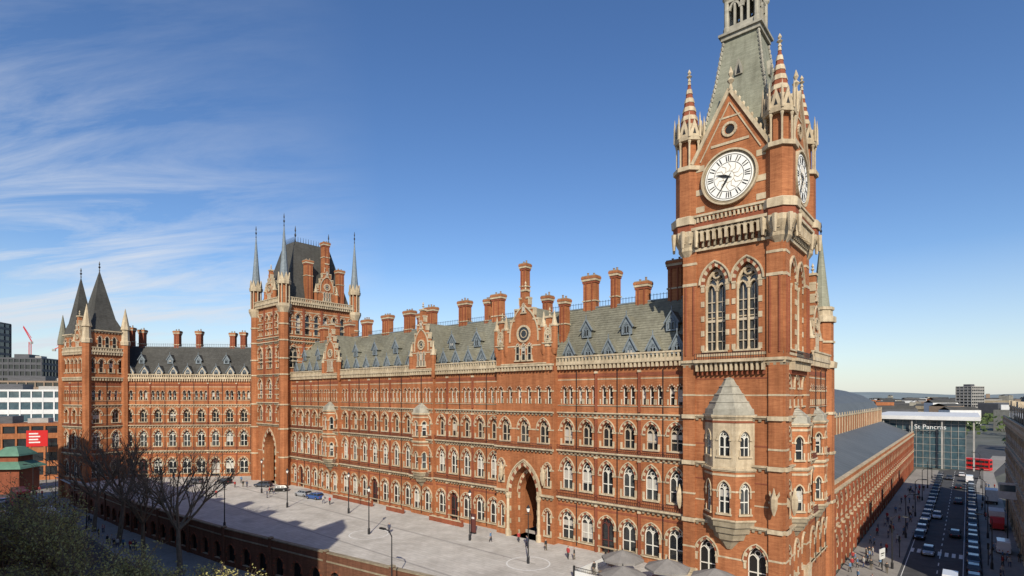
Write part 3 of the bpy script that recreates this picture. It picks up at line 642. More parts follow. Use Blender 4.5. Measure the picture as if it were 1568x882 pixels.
for (a,b) in ((.5,.5),(w-.5,.5),(.5,w-.5),(w-.5,w-.5)):
    x,y,_=uv(a,b); ro=atan2(V[1],V[0])+pi/8
    L=lambda m,pf,n=8,part='corner_turrets': lathe(C,part,m,x,y,pf,n,ro)
    L('stone',[(.6,39.4),(1.3,40.4),(1.3,40.8),(1.9,42),(1.95,42.6)])
    for i in range(8): 
        an=ro+i*pi/4+pi/8; lathe(C,'corner_turrets','stone',x+2.0*cos(an),y+2.0*sin(an),[(.16,40.6),(.3,42.2),(.3,42.6)],5)
    L('brick_red',[(1.95,42.6),(1.95,43.4)]); L('stone',[(2.15,43.4),(2.2,44.3),(1.9,44.5)])
    L('brick',[(1.62,44.4),(1.62,50.2)]); L('stone',[(1.95,50.2),(1.95,50.7)]); L('brick',[(1.1,50.7),(1.1,54.0)])
    for i in range(8):
        an=ro+i*pi/4; lathe(C,'corner_turrets','stone',x+1.5*cos(an),y+1.5*sin(an),[(.17,50.7),(.12,51),(.12,53.5),(.2,53.8),(.2,54)],6)
        fx=Fr((x+1.62*cos(an+pi/8),y+1.62*sin(an+pi/8)),(-sin(an+pi/8),cos(an+pi/8)),(cos(an+pi/8),sin(an+pi/8)))
        prism(C,'corner_turrets','stone',fx,[(-.68,54.5),(.68,54.5),(0,56.6)],-.25,.0)
        prism(C,'corner_turrets','black',fx,[(-.2,54.75),(.2,54.75),(0,55.5)],.0,.02)
        lathe(C,'corner_turrets','stone',x+1.75*cos(an),y+1.75*sin(an),[(.17,54.3),(.14,56.2),(.02,57.4)],5)
    L('stone',[(1.75,54),(1.85,54.5)])
    ns=13
    for i in range(ns):
        r0=1.36*(1-i/ns)+.06; r1=1.36*(1-(i+1)/ns)+.06; z0=54.5+7.6*i/ns; z1=54.5+7.6*(i+1)/ns
        L('stone' if i%2==0 else 'brick_red',[(r0+(.06 if i%2==0 else 0),z0),(r1+(.06 if i%2==0 else 0),z1)],part='turret_spires')
    finial(C,x,y,62,1.5,'stone',.16)
C.finish()
# ------------------------------------------------------------------ TRAIN SHED
T=Group('railway_train_shed')
F=Fr(uv(0,0)[:2],V,neg(U)); v0,v1=24.8,185.0; n=40; bw=(v1-v0)/n
for i in range(n):
    a=v0+bw*i
    cell(T,F,a,a+bw,-5,2.2,1.25,-5,-1.2,1.3,depth=.6,lights=2,glass='glass',t=.3,sill=False,bands=False)
    cell(T,F,a,a+bw,2.2,7.6,1.2,3.3,4.9,1.4,depth=.5,lights=2,t=.3,glass='glass')
    box(T,'pilasters','brick_red',F,a-.3,a+.3,-5,7.4,0,.35); box(T,'pilasters','stone',F,a-.34,a+.34,1.6,2.0,0,.4)
string(T,F,v0,v1,2.1,.35,.3,False); string(T,F,v0,v1,7.5,.5,.5); box(T,'parapet','brick',F,v0,v1,8.0,8.7,-.4,.1); box(T,'parapet','stone',F,v0,v1,8.7,8.9,-.5,.2)
T.f('roof','shed_roof',[F(v0,8.2,-.4),F(v1,8.2,-.4),F(v1,12.4,-10),F(v0,12.4,-10)])
box(T,'walls','brick',F,v0,v1,8,16.8,-11,-10); box(T,'parapet','stone',F,v0,v1,16.8,17.1,-11.1,-9.8)
for i in range(41): box(T,'pilasters','stone',F,v0+bw*i-.2,v0+bw*i+.2,12,17.9,-10,-9.8)
for i in range(60): a=v0+(v1-v0)*i/60; T.f('roof_ribs','lead',[F(a,8.28,-.4),F(a+.12,8.28,-.4),F(a+.12,12.48,-10),F(a,12.48,-10)])
pf=[(10.5,17),(12.5,20),(16,22.3),(22,24.2),(30,25.8),(40,27.2),(47,27.8),(54,27.2),(64,25.8),(72,24),(78,21),(83,14),(83,-5)]
for (a,za),(b,zb) in zip(pf,pf[1:]):
    T.f('roof','shed_roof',[F(v0,za,-a),F(v1,za,-a),F(v1,zb,-b),F(v0,zb,-b)])
for i in range(55):
    vv=v0+(v1-v0)*i/54
    for (a,za),(b,zb) in zip(pf[:7],pf[1:7]): T.f('roof_ribs','lead',[F(vv,za+.12,-a),F(vv+.25,za+.12,-a),F(vv+.25,zb+.12,-b),F(vv,zb+.12,-b)])
for vv in (v0,v1): T.f('end_screen','glass_blue',[F(vv,-5,-10.5)]+[F(vv,z,-a) for a,z in pf])
T.finish()
# ------------------------------------------------------------------ generic blocks
def block(name,cx,cy,wd,dp,z0,z1,floors,rot=0,wall='concrete',glass='glass',bays=10,roofbits=True):
    G=Group(name); t=(cos(rot),sin(rot)); nn=(sin(rot),-cos(rot))
    hw,hd=wd/2,dp/2
    F0=Fr((cx,cy),t,nn); fh=(z1-z0)/floors
    box(G,'core',glass,F0,-hw+.3,hw-.3,z0,z1-.3,-hd+.3,hd-.3)
    for i in range(floors+1):
        z=z0+fh*i; box(G,'floor_bands',wall,F0,-hw,hw,z-.0 if i<floors else z-.5,min(z+fh*.38,z1+.3),-hd,hd)
    for i in range(bays+1):
        a=-hw+wd*i/bays
        for d0,d1 in ((hd-.32,hd+.06),(-hd-.06,-hd+.32)): box(G,'piers',wall,F0,a-.25,a+.25,z0,z1,d0,d1)
    nb=max(2,int(bays*dp/wd))
    for i in range(nb+1):
        a=-hd+dp*i/nb
        for s0,s1 in ((hw-.32,hw+.07),(-hw-.07,-hw+.32)): box(G,'piers',wall,F0,s0,s1,z0,z1,a-.25,a+.25)
    if roofbits:
        box(G,'roof_plant','dark_clad',F0,-hw*.4,hw*.2,z1+.3,z1+2.6,-hd*.5,hd*.4); box(G,'roof_plant','concrete',F0,hw*.35,hw*.6,z1+.3,z1+1.8,-hd*.3,hd*.2)
    return G.finish()
block('office_block',-276,306,24,20,-5,43,13,.2,'dark_clad','glass',9)
block('office_block',-345,330,50,20,-5,68,18,.2,'dark_clad','glass',10)
block('office_building',-232,262,50,18,-5,29,8,.25,'brown_clad','glass',14)
block('white_office_building',-212,226,62,18,-5,24.5,6,.3,'white_clad','glass_blue',16)
block('red_brick_building',-168,176,44,16,-5,13,4,.35,'brick','glass',12)
G=Group('red_banner_sign'); Fq=Fr((-150.5,166),(cos(.35),sin(.35)),(sin(.35),-cos(.35)))
box(G,'board','red_paint',Fq,0,5.4,6.5,11.5,0,.2)
for k_ in range(4): box(G,'lettering','paint_white',Fq,.7,3.0+.5*(k_%2),10.3-k_*.9,10.7-k_*.9,.2,.24)
box(G,'post','iron',Fq,.3,.5,-5,6.5,0,.2); box(G,'post','iron',Fq,4.9,5.1,-5,6.5,0,.2); G.finish()
G=Group('green_roof_pavilion'); x0,y0=-141,152
for zz,r in ((2,7),(5.5,5)):
    lathe(G,'roof','copper_green',x0,y0,[(r,zz),(r*.92,zz+.5),(r*.45,zz+2.2),(r*.4,zz+2.4)],4,.9); lathe(G,'walls','brick_red',x0,y0,[(r*.75,zz-7 if zz<3 else zz-2),(r*.75,zz)],4,.9)
G.finish()
Gb=Group('stone_terrace_building'); F=Fr(uv(-22.6,0)[:2],V,U)
n=17
for i in range(n):
    a=25+5*i
    cell(Gb,F,a,a+5,-5,1,1.4,-4.4,-2,1.0,mat='stone_dark',t=.25,bands=False,m2='stone')
    for z in (1,6,11): cell(Gb,F,a,a+5,z,z+5,.8,z+1,z+3,1.0,mat='stone_grey',t=.25,bands=False,m2='stone')
    box(Gb,'dormers','stone',F,a+1.6,a+3.4,17,19.8,-2,-.6); box(Gb,'dormers','glass',F,a+1.9,a+3.1,17.3,19.3,-.6,-.57)
    prism(Gb,'dormers','stone',F,[(a+1.4,19.8),(a+3.6,19.8),(a+2.5,21.2)],-2,-.5)
for z in (1,6,11): string(Gb,F,25,110,z-.2,.35,.3,False,'stone')
cornice(Gb,F,25,110,15.6,True); box(Gb,'walls','stone_grey',F,25,110,-5,16,-14,-.6)
Gb.f('roof','slate_dark',[F(25,16.6,-.4),F(110,16.6,-.4),F(110,23,-3.5),F(25,23,-3.5)]); box(Gb,'roof','slate_dark',F,25,110,16,23,-14,-3.5)
for q in range(4): chimney(Gb,F,38+q*20,-5,21,26.5,2.4,1.2,'stone_grey')
Gb.finish()
G=Group('glass_station_extension'); F=Fr(uv(0,192)[:2],U,neg(V))
box(G,'canopy','white_clad',F,-19,14,13.2,14.6,-60,3)
box(G,'glass_hall','glass_blue',F,-15,12,-5,13.2,-50,0)
for i in range(14): box(G,'mullions','concrete',F,-15+27*i/13-.07,-15+27*i/13+.07,-5,13.2,0,.2)
for i in range(7): box(G,'mullions','concrete',F,-15,12,-4+2.6*i,-3.88+2.6*i,0,.15)
for i in range(4): box(G,'columns','concrete',F,-17.5+i*9,-17.0+i*9,-5,13.2,1.6,2.1)
e=G.finish()
cu_=bpy.data.curves.new('sign_lettering','FONT'); cu_.body='St Pancras'; cu_.size=2.3; cu_.extrude=.05
to=bpy.data.objects.new('sign_lettering',cu_); scene.collection.objects.link(to); cu_.materials.append(MATS['paint_white'])
to.location=F(0,9.8,2.4); to.rotation_euler=(pi/2,0,atan2(-U[1],-U[0])); to.parent=e
block('tower_block',513,600,20,16,-5,32,11,.3,'concrete','glass',6)
G=Group('distant_city_blocks'); rr=random.Random(3)
for i in range(700):
    Y=rr.uniform(330,2300); X=Y*rr.uniform(-1.15,1.2)
    if abs(X/Y-.86)<.04 and Y<700: continue
    if X/Y<-.8 and Y<500: continue
    h=rr.uniform(5,15)+ (rr.random()<.05)*rr.uniform(5,14); ww=rr.uniform(12,45); d_=rr.uniform(10,25); a=rr.uniform(-.9,.9)
    Ff=Fr((X,Y),(cos(a),sin(a)),(sin(a),-cos(a)))
    m1=rr.choice(['brown_clad','concrete','white_clad','brick','stone_dark','dark_clad','stone_grey']) 
    box(G,'blocks',m1,Ff,0,ww,-5,h,-d_,0)
    for k_ in range(int(h/3)): box(G,'window_bands','glass',Ff,.8,ww-.8,-3+k_*3.4,-1.6+k_*3.4,0,.05)
    if rr.random()<.6: G.f('roofs','slate_dark',[Ff(0,h,0),Ff(ww,h,0),Ff(ww,h+3,-d_/2),Ff(0,h+3,-d_/2)]); G.f('roofs','slate_dark',[Ff(0,h+3,-d_/2),Ff(ww,h+3,-d_/2),Ff(ww,h,-d_),Ff(0,h,-d_)])
G.finish()
G=Group('distant_trees')
for i in range(520):
    Y=rr.uniform(230,1500); X=Y*rr.uniform(.80,1.2)
    if X/Y<.93 and Y<330: continue
    r=rr.uniform(3,6)
    for k_ in range(26):
        a=rr.uniform(0,2*pi); q=rr.uniform(0,1)**.5*r; z=rr.uniform(0,1.6*r); s=rr.uniform(.8,1.8)
        x,y=X+q*cos(a),Y+q*sin(a); d1=Vector((rr.uniform(-1,1),rr.uniform(-1,1),rr.uniform(-1,1))).normalized()*s; d2=d1.orthogonal().normalized()*s
        p=Vector((x,y,-2+z)); G.f('crowns','leaf_green',[tuple(p-d1),tuple(p+d2),tuple(p+d1),tuple(p-d2)])
G.single()
G=Group('distant_hills'); prev=None
for i in range(121):
    a=-1.0+2.0*i/120; D=3600; x,y=D*math.tan(a*.95),D
    h=38+22*sin(a*5+1)+12*sin(a*13)+5*sin(a*37)+ (22 if a>0 else 0)
    cur=[(x,y,-6),(x,y+250,h*.6),(x,y+500,h)]
    if prev: 
        for k_ in range(2): G.f('slope','hill',[prev[k_],cur[k_],cur[k_+1],prev[k_+1]])
    prev=cur
G.single()
for (x,y,h,r0) in ((-630,700,92,2.5),(-622,740,86,.3)):
    G=Group('tower_crane'); Ff=Fr((x,y),(cos(r0),sin(r0)),(sin(r0),-cos(r0)))
    for s_ in (-1,1):
        for d_ in (-1,1): box(G,'mast','red_paint',Ff,s_-.25,s_+.25,-5,h,d_-.25,d_+.25)
    for k_ in range(int(h/4)): ribbon(G,'mast','red_paint',Ff,[(-1,k_*4),(1,k_*4+4)],.3,1,1.2)
    ribbon(G,'jib','red_paint',Ff,[(-10,h-1),(34,h+22)],.9,-.5,.5); ribbon(G,'jib','red_paint',Ff,[(-6,h+5),(34,h+23.5)],.4,-.3,.3); box(G,'counterweight','concrete',Ff,-11,-7,h-3,h,-1,1); box(G,'cab','white_clad',Ff,1,3,h-3,h-.5,-1,1)
    G.finish()
block('terrace_across_road',*uv(78,-79)[:2],118,28,-5,39.5,10,atan2(U[1],U[0]),'stone','glass',30)
G=Group('corner_cupola'); x,y,_=uv(21.5,-67); lathe(G,'drum','stone',x,y,[(2.6,39.8),(2.6,42)],10); lathe(G,'dome','lead',x,y,[(2.8,42),(2.4,44),(1.2,46),(.1,48)],10); G.finish()
G=Group('chimney_stacks'); F=Fr(uv(0,-67)[:2],U,V)
for i in range(7): box(G,'stack','brick',F,30+i*11,32.5+i*11,39.8,43+(i%3),-2,0)
G.finish()
# ------------------------------------------------------------------ GROUND, ROADS
def sheet(name,mat,pts,z):
    p=Part(); p.face(mat,[(a,b,z) for a,b in pts]); return p.obj(name)
Bq=9000
sheet('ground','city_ground',[(-Bq,-Bq),(Bq,-Bq),(Bq,Bq),(-Bq,Bq)],-5.1)
def ustrip(name,mat,pts,z): return sheet(name,mat,[uv(a,b)[:2] for a,b in pts],z)
ustrip('main_road','asphalt',[(-200,-62),(700,-62),(700,-40),(-200,-40)],-5.05)
def slab(name,pts,z0,z1,mat='pavement'):
    p=Part(); P=[uv(a,b)[:2] for a,b in pts]; p.face(mat,[(x,y,z1) for x,y in P])
    for i in range(len(P)): a,b=P[i],P[(i+1)%len(P)]; p.face('kerb',[(*a,z0),(*b,z0),(*b,z1),(*a,z1)])
    return p.obj(name)
slab('pavement',[(-6.5,-39.5),(400,-39.5),(400,-28),(150,-28),(0,-15),(0,0),(-.4,24.8),(-.4,150),(-1,184),(-7.5,184),(-7.5,-20)],-5.09,-4.93)
slab('pavement',[(-17.5,-20),(-23,-38),(-80,-38),(-80,0),(-22.5,20),(-22.5,190),(-30,260),(-24,260),(-19,190),(-17.5,150)],-5.09,-4.93)
ustrip('side_road','asphalt',[(-7.5,-40),(-7.5,184),(-15,200),(-20,330),(-32,330),(-27,200),(-17.5,150),(-17.5,-40)],-5.046)
G=Group('road_markings')
F=Fr(uv(0,0)[:2],V,neg(U))
def mark(G,F,s0,s1,d0,d1,z=-5.04): G.f('paint','paint_white',[F(s0,z,d0),F(s1,z,d0),F(s1,z,d1),F(s0,z,d1)])
for i in range(45): mark(G,F,-35+i*5,-33+i*5,12.0,12.14)
mark(G,F,-30,180,7.9,8.0); mark(G,F,-30,180,15.1,15.2)
for i in range(10): mark(G,F,52,55,7.9+i*.95,8.4+i*.95,-5.036)
FS=Fr(uv(0,0)[:2],U,neg(V))
for i in range(70): mark(G,FS,-30+i*6,-27+i*6,50.9,51.1)
mark(G,FS,-20,400,46,46.12); mark(G,FS,-20,400,56,56.12)
for i in range(12): mark(G,FS,118,122,41.5+i*1.7,42.4+i*1.7,-5.036)
G.single()
edge=[(3,-18.5),(38.8,-24.4),(76,-29.7),(116,-33.5),(156,-35)]
pod=Part(); poly=[(0.5,.8)]+[(0.5,-18)]+edge+[(175,-35),(175,-5),(150,25),(116,12)]
pod.face('pavers',[uv(a,b,0) for a,b in poly]); pod.obj('forecourt')
G=Group('forecourt_retaining_wall')
def wallseg(G,p,q,z0,z1,th,mat='brick_wall_dark',cop=True,arches=True):
    a,b=uv(*p)[:2],uv(*q)[:2]; L=math.hypot(b[0]-a[0],b[1]-a[1]); t=((b[0]-a[0])/L,(b[1]-a[1])/L); nn=(t[1],-t[0])
    if nn[0]*-V[0]+nn[1]*-V[1]<0: nn=neg(nn)
    F=Fr(a,t,nn); n=max(1,int(L/3.9))
    for i in range(n): cell(G,F,L*i/n,L*(i+1)/n,z0,z1,1.1,-4.2,-2.6,1.1,mat=mat,depth=.5,lights=2,glass='black',fm='iron',t=.2,m1='brick_red',m2='brick_wall_dark',bands=False,sill=False)
    box(G,'walls',mat,F,0,L,0,z1,-th,-.01)
    box(G,'coping','stone_dark',F,0,L,z1,z1+.16,-th-.08,.08)
    box(G,'coping','stone_dark',F,0,L,-.3,-.1,0,.1)
    for i in range(n+1): 
        if i%3==0: box(G,'piers',mat,F,max(0,L*i/n-.28),min(L,L*i/n+.28),z0,z1+.3,-.3,.22); box(G,'coping','stone_dark',F,max(0,L*i/n-.34),min(L,L*i/n+.34),z1+.3,z1+.46,-.36,.28)
for p,q in zip(edge,edge[1:]): wallseg(G,p,q,-5,.85,.5)
G.finish()
for a,b in ((50,58),(66,71),(76,90)):
    G=Group('low_brick_wall'); F=Fr(uv(0,-1.6)[:2],U,neg(V)); box(G,'wall','brick_red',F,a,b,0,.8,-.35,0); box(G,'coping','stone',F,a-.1,b+.1,.8,.95,-.42,.07)
    for i in range(int((b-a)/2)+1): box(G,'piers','brick_red',F,a+i*2-.2,a+i*2+.2,0,1.1,-.4,.05)
    G.finish()
G=Group('terrace_screen'); F=Fr(uv(0,-10.5)[:2],U,neg(V)); box(G,'wall','white_clad',F,3,21,0,1.0,-.1,0); railing(G,F,3,21,1.0,0,.5,'iron')
F=Fr(uv(21,0)[:2],V,U); box(G,'wall','white_clad',F,-10.5,-3,0,1.0,-.1,0); box(G,'posts','iron',F,-10.6,-10.4,0,1.6,-.1,.1); box(G,'posts','iron',F,-3.1,-2.9,0,1.6,-.1,.1); G.finish()
G=Group('forecourt_paving_bands')
for (a,b,r) in ((58.0,-14.5,3.0),(29,-9.5,2.8)):
    x,y,_=uv(a,b)
    for i in range(24):
        p,q=i*2*pi/24,(i+1)*2*pi/24
        G.f('band','paint_white',[(x+r*cos(p),y+r*sin(p),.006),(x+r*cos(q),y+r*sin(q),.006),(x+(r+.18)*cos(q),y+(r+.18)*sin(q),.006),(x+(r+.18)*cos(p),y+(r+.18)*sin(p),.006)])
for vv in (-9.0,-19.5):
    G.f('band','kerb',[uv(28,vv,.005),uv(150,vv,.005),uv(150,vv-.4,.005),uv(28,vv-.4,.005)])
G.single()
# ------------------------------------------------------------------ trees
def tube(G,mat,p,q,r0,r1,n):
    d=(q-p).normalized(); a=d.orthogonal().normalized(); b=d.cross(a)
    A=[tuple(p+(a*cos(2*pi*i/n)+b*sin(2*pi*i/n))*r0) for i in range(n)]; B=[tuple(q+(a*cos(2*pi*i/n)+b*sin(2*pi*i/n))*r1) for i in range(n)]
    for i in range(n): j=(i+1)%n; G.f('branches',mat,[A[i],A[j],B[j],B[i]])
def branch(G,rn,p,d,L,r,lev,tips,maxl):
    seg=3 if lev<3 else 2; q=p
    for i in range(seg):
        d=(d+Vector((rn.uniform(-1,1),rn.uniform(-1,1),rn.uniform(-.5,.9)))*(.10+.05*lev)).normalized()
        q2=q+d*(L/seg); rr0=max(.018,r*(1-.35*i/seg)); rr1=max(.014,r*(1-.35*(i+1)/seg))
        tube(G,'bark',q,q2,rr0,rr1,7 if lev==0 else 4 if lev<3 else 3)
        q=q2
        if lev>=1 and lev<maxl and i<seg-1:
            dd=(d+Vector((rn.uniform(-1,1),rn.uniform(-1,1),rn.uniform(-.1,.8)))*.9).normalized()
            branch(G,rn,q,dd,L*.62,rr1*.55,lev+1,tips,maxl)
        if lev>=maxl-1: tips.append(q.copy())
    if lev<maxl:
        for k_ in range(3 if lev>0 else 5):
            dd=(d*.9+Vector((rn.uniform(-1,1),rn.uniform(-1,1),rn.uniform(-.2,.7)))*(.85)).normalized()
            branch(G,rn,q,dd,L*rn.uniform(.62,.82),r*.55,lev+1,tips,maxl)
def tree(name,x,y,z,h,seed,leaves=0,maxl=4,lm='leaf_spring',ls=.16,skip=.35):
    G=Group(name); rn=random.Random(seed); tips=[]
    branch(G,rn,Vector((x,y,z)),Vector((0,0,1)),h*.30,h*.019,0,tips,maxl)
    if leaves:
        for t in tips:
            if rn.random()<skip: continue
            for k_ in range(leaves):
                p=t+Vector((rn.gauss(0,.22),rn.gauss(0,.22),rn.gauss(0,.22))); a=Vector((rn.uniform(-1,1),rn.uniform(-1,1),rn.uniform(-1,1))).normalized()*ls*rn.uniform(.6,1.3); b=a.orthogonal().normalized()*ls*.6
                G.f('foliage',lm,[tuple(p-a),tuple(p+b),tuple(p+a),tuple(p-b)])
    return G.finish()
def P2u(u,v): return uv(u,v)[:2]
tree('bare_plane_tree',*P2u(76,-36),-5,22.5,1); tree('bare_plane_tree',*P2u(103,-37.5),-5,25,2); tree('bare_plane_tree',*P2u(118,-38),-5,22,5); tree('bare_plane_tree',*P2u(90,-37),-5,20,9)
tree('spring_tree',-41.5,48,-5,20.5,11,4,5,ls=.10,skip=.5); tree('spring_tree',-52,55,-5,20,12,4,5,ls=.10,skip=.5); tree('spring_tree',-32,47.5,-5,15.5,13,5,5,ls=.10,skip=.5); tree('spring_tree',-24,46,-5,12.5,14,5,5,ls=.10,skip=.5)
# ------------------------------------------------------------------ vehicles
def car(name,color,kind='hatch'):
    cm='paint_'+name+str(len(MATS)); newmat(cm,color,rough=.25)
    MATS[cm].node_tree.nodes['Principled BSDF'].inputs['Coat Weight'].default_value=.6
    G=Group(name)
    st=[(-2.15,.38,.72,.66),(-2.05,.28,.92,.80),(-1.4,.22,.98,.88),(-.4,.2,.95,.90),(.6,.2,.93,.89),(1.3,.22,.88,.87),(1.85,.27,.76,.80),(2.12,.36,.62,.66)]
    if kind=='van': st=[(-2.5,.3,1.1,.9),(-2.4,.25,1.15,.97),(0,.25,1.12,1.0),(1.4,.25,1.1,.98),(2.2,.3,.95,.92),(2.45,.4,.75,.78)]
    def sec(x,zb,zt,hw): return [(x,-hw*.92,zb),(x,-hw,zb+(zt-zb)*.35),(x,-hw*.97,zb+(zt-zb)*.75),(x,-hw*.86,zt),(x,hw*.86,zt),(x,hw*.97,zb+(zt-zb)*.75),(x,hw,zb+(zt-zb)*.35),(x,hw*.92,zb)]
    S_=[sec(*q) for q in st]
    for a,b in zip(S_,S_[1:]):
        for i in range(8): j=(i+1)%8; G.f('body',cm,[a[i],a[j],b[j],b[i]])
    G.f('body',cm,S_[0]); G.f('body',cm,S_[-1])
    if kind=='van': prof=[(-2.42,1.12),(-2.38,2.1),(-2.2,2.2),(.9,2.2),(1.25,2.05),(1.95,1.05)]
    else: prof=[(-2.0,.94),(-1.75,1.30),(-1.35,1.44),(.15,1.46),(.45,1.38),(1.15,.92)]
    def y_at(z): return .84-(z-.9)*.38
    if kind=='van': y_at=lambda z:.95-(z-1.0)*.08
    n=len(prof)
    for i in range(n-1):
        (x0,z0),(x1,z1)=prof[i],prof[i+1]
        steep=abs(z1-z0)>.3*abs(x1-x0)+.05
        m_='glass' if steep and not (kind=='van' and i<3) else cm
        G.f('cabin',m_,[(x0,-y_at(z0),z0),(x0,y_at(z0),z0),(x1,y_at(z1),z1),(x1,-y_at(z1),z1)])
    for sg in (-1,1):
        G.f('cabin',cm if kind=='van' else 'glass',[(x,sg*y_at(z),z) for x,z in prof])
        if kind=='van': G.f('cabin','glass',[(.3,sg*(y_at(1.2)+.01),1.2),(1.6,sg*(y_at(1.2)+.01),1.2),(1.1,sg*(y_at(1.9)+.01),1.9),(.3,sg*(y_at(1.9)+.01),1.9)])
        else:
            for xx in (-.55,.35,-1.55): G.f('cabin',cm,[(xx-.05,sg*(y_at(.95)+.012),.95),(xx+.05,sg*(y_at(.95)+.012),.95),(xx+.03,sg*(y_at(1.4)+.012),1.4 if xx<.1 else 1.36),(xx-.05,sg*(y_at(1.4)+.012),1.4 if xx<.1 else 1.36)])
            G.f('cabin',cm,[(-1.7,sg*(y_at(1.36)+.015),1.34),(.4,sg*(y_at(1.36)+.015),1.36),(.15,sg*(y_at(1.46)+.015),1.47),(-1.35,sg*(y_at(1.46)+.015),1.45)])
        L0=st[-1][0]; 
        G.f('lights','chrome',[(L0-.02,sg*.4,.6),(L0-.02,sg*.63,.6),(L0-.1,sg*.66,.74),(L0-.1,sg*.42,.74)]); G.f('lights','red_paint',[(st[0][0]-.01,sg*.45,.6),(st[0][0]-.01,sg*.64,.6),(st[0][0]-.01,sg*.64,.75),(st[0][0]-.01,sg*.45,.75)])
        G.f('mirror',cm,[(.75,sg*.88,.95),(.85,sg*1.03,.98),(.85,sg*1.03,1.1),(.75,sg*.88,1.08)])
        for xx in (-1.32,1.32):
            y=sg*(.91 if kind!='van' else 1.0); N=14; r=.33
            A=[(xx+r*cos(2*pi*i/N),y,.33+r*sin(2*pi*i/N)) for i in range(N)]; B=[(a[0],y-sg*.24,a[2]) for a in A]
            for i in range(N): j=(i+1)%N; G.f('wheels','rubber',[A[i],A[j],B[j],B[i]])
            G.f('wheels','rubber',A); G.f('wheels','chrome',[(xx+.19*cos(2*pi*i/N),y+sg*.01,.33+.19*sin(2*pi*i/N)) for i in range(N)])
    return G
def bus(name='double_decker_bus',dbl=True,cm='red_paint'):
    G=Group(name); Ff=Fr((0,0),(1,0),(0,-1)); h=4.3 if dbl else 3.0
    poly=[(-5.3,.3),(-5.3,h-.3),(-5.0,h),(4.9,h),(5.3,h-.5),(5.45,1.2),(5.4,.3)]
    prism(G,'body',cm,Ff,poly,-1.25,1.25)
    for d0,d1 in ((1.25,1.27),(-1.27,-1.25)):
        for z0,z1 in (((1.3,2.1),(2.9,3.75)) if dbl else ((1.3,2.4),)):
            for i in range(8): box(G,'windows','glass',Ff,-5.0+i*1.25,-3.85+i*1.25,z0,z1,d0,d1)
        box(G,'body_trim','paint_white',Ff,-5.2,5.2,.55,.62,d0,d1)
    for z0,z1 in (((1.3,2.3),(2.9,3.7)) if dbl else ((1.2,2.5),)): box(G,'windows','glass',Ff,5.36,5.47,z0,z1,-1.1,1.1); box(G,'windows','glass',Ff,-5.33,-5.29,z0,z1,-1,1)
    for xx in (-3.2,3.2):
        for sg in (-1,1):
            N=14; A=[(xx+.5*cos(2*pi*i/N),sg*1.28,.5+.5*sin(2*pi*i/N)) for i in range(N)]; G.f('wheels','rubber',A)
            B=[(a[0],sg*.95,a[2]) for a in A]
            for i in range(N): j=(i+1)%N; G.f('wheels','rubber',[A[i],A[j],B[j],B[i]])
    return G
cols=[(.02,.02,.025),(.30,.31,.33),(.05,.06,.08),(.55,.55,.55),(.03,.08,.25),(.25,.02,.02),(.015,.015,.015),(.12,.12,.13)]
protos=[car('parked_car',c) for c in cols]
first=[None]*len(protos)
def place(idx,loc,rot):
    if first[idx] is None: first[idx]=protos[idx].single(loc,rot)
    else: dup(first[idx],loc,rot)
vr=atan2(V[1],V[0]); ur=atan2(U[1],U[0]); rc=random.Random(5)
v=14.0
while v<150:
    place(rc.choice([0,2,6,7,0,1,2]),(*P2u(-16.4,v),-5.046),vr+rc.choice([0,pi])); v+=rc.uniform(5.2,6.8)
v=64.0
while v<170:
    place(rc.choice([0,1,2,3,6,7]),(*P2u(-8.6,v),-5.046),vr+pi); v+=rc.uniform(5.2,7.5)
for u_,v_,i in ((-13.8,70,0),(-10.4,88,3),(-13.8,112,2),(-13.5,140,6),(-10.5,52,1),(-11,160,0),(-14,172,3)): place(i,(*P2u(u_,v_),-5.046),vr+(0 if u_<-12 else pi))
for u_,v_,i,r_ in ((92,-4.8,4,.15),(97,-4.8,1,.15),(107,-5.5,6,0.9),(128.5,-9,0,.2),(116,-5,2,.6),(134,-14,7,.4)): place(i,(*P2u(u_,v_),.005),ur+r_)
for u_,v_,i in ((150,-45,0),(160,-50,6),(140,-52,2),(172,-46,3),(128,-44,1),(118,-54,7),(100,-44,0),(108,-50,6),(135,-58,0),(90,-55,4),(72,-45,6),(60,-52,2)): place(i,(*P2u(u_,v_),-5.046),ur)
vw=car('white_van',(.7,.7,.7),'van').single((*P2u(-13.8,34),-5.046),vr); dup(vw,(*P2u(145,-48.5),-5.046),ur); dup(vw,(*P2u(-16.0,158),-5.046),vr); dup(vw,(*P2u(-20.4,62),-4.93),vr)
bs=bus().single((*P2u(-17,196),-5.046),vr+1.2); dup(bs,(*P2u(163,-43.5),-5.046),ur); dup(bs,(*P2u(46,-43),-5.046),ur)
cb=bus('single_decker_coach',False,'paint_white').single((*P2u(134,-42.5),-5.046),ur)
G=Group('box_lorry'); Ff=Fr((0,0),(1,0),(0,-1)); box(G,'cargo_box','paint_white',Ff,-3.6,1.4,.9,3.6,-1.2,1.2); prism(G,'cab','red_paint',Ff,[(1.5,.4),(1.5,2.6),(2.8,2.6),(3.3,1.5),(3.35,.4)],-1.1,1.1)
box(G,'stripe','glass_blue',Ff,-3.4,1.2,1.6,2.6,1.2,1.22); box(G,'windscreen','glass',Ff,1.8,2.7,1.5,2.3,1.1,1.12); box(G,'windscreen','glass',Ff,1.8,2.7,1.5,2.3,-1.12,-1.1); box(G,'chassis','iron',Ff,-3.5,3,.5,.9,-.9,.9)
for xx in (-2.5,2.4):
    for sg in (-1,1):
        A=[(xx+.45*cos(2*pi*i/14),sg*1.13,.45+.45*sin(2*pi*i/14)) for i in range(14)]; B=[(a[0],sg*.8,a[2]) for a in A]; G.f('wheels','rubber',A)
        for i in range(14): j=(i+1)%14; G.f('wheels','rubber',[A[i],A[j],B[j],B[i]])
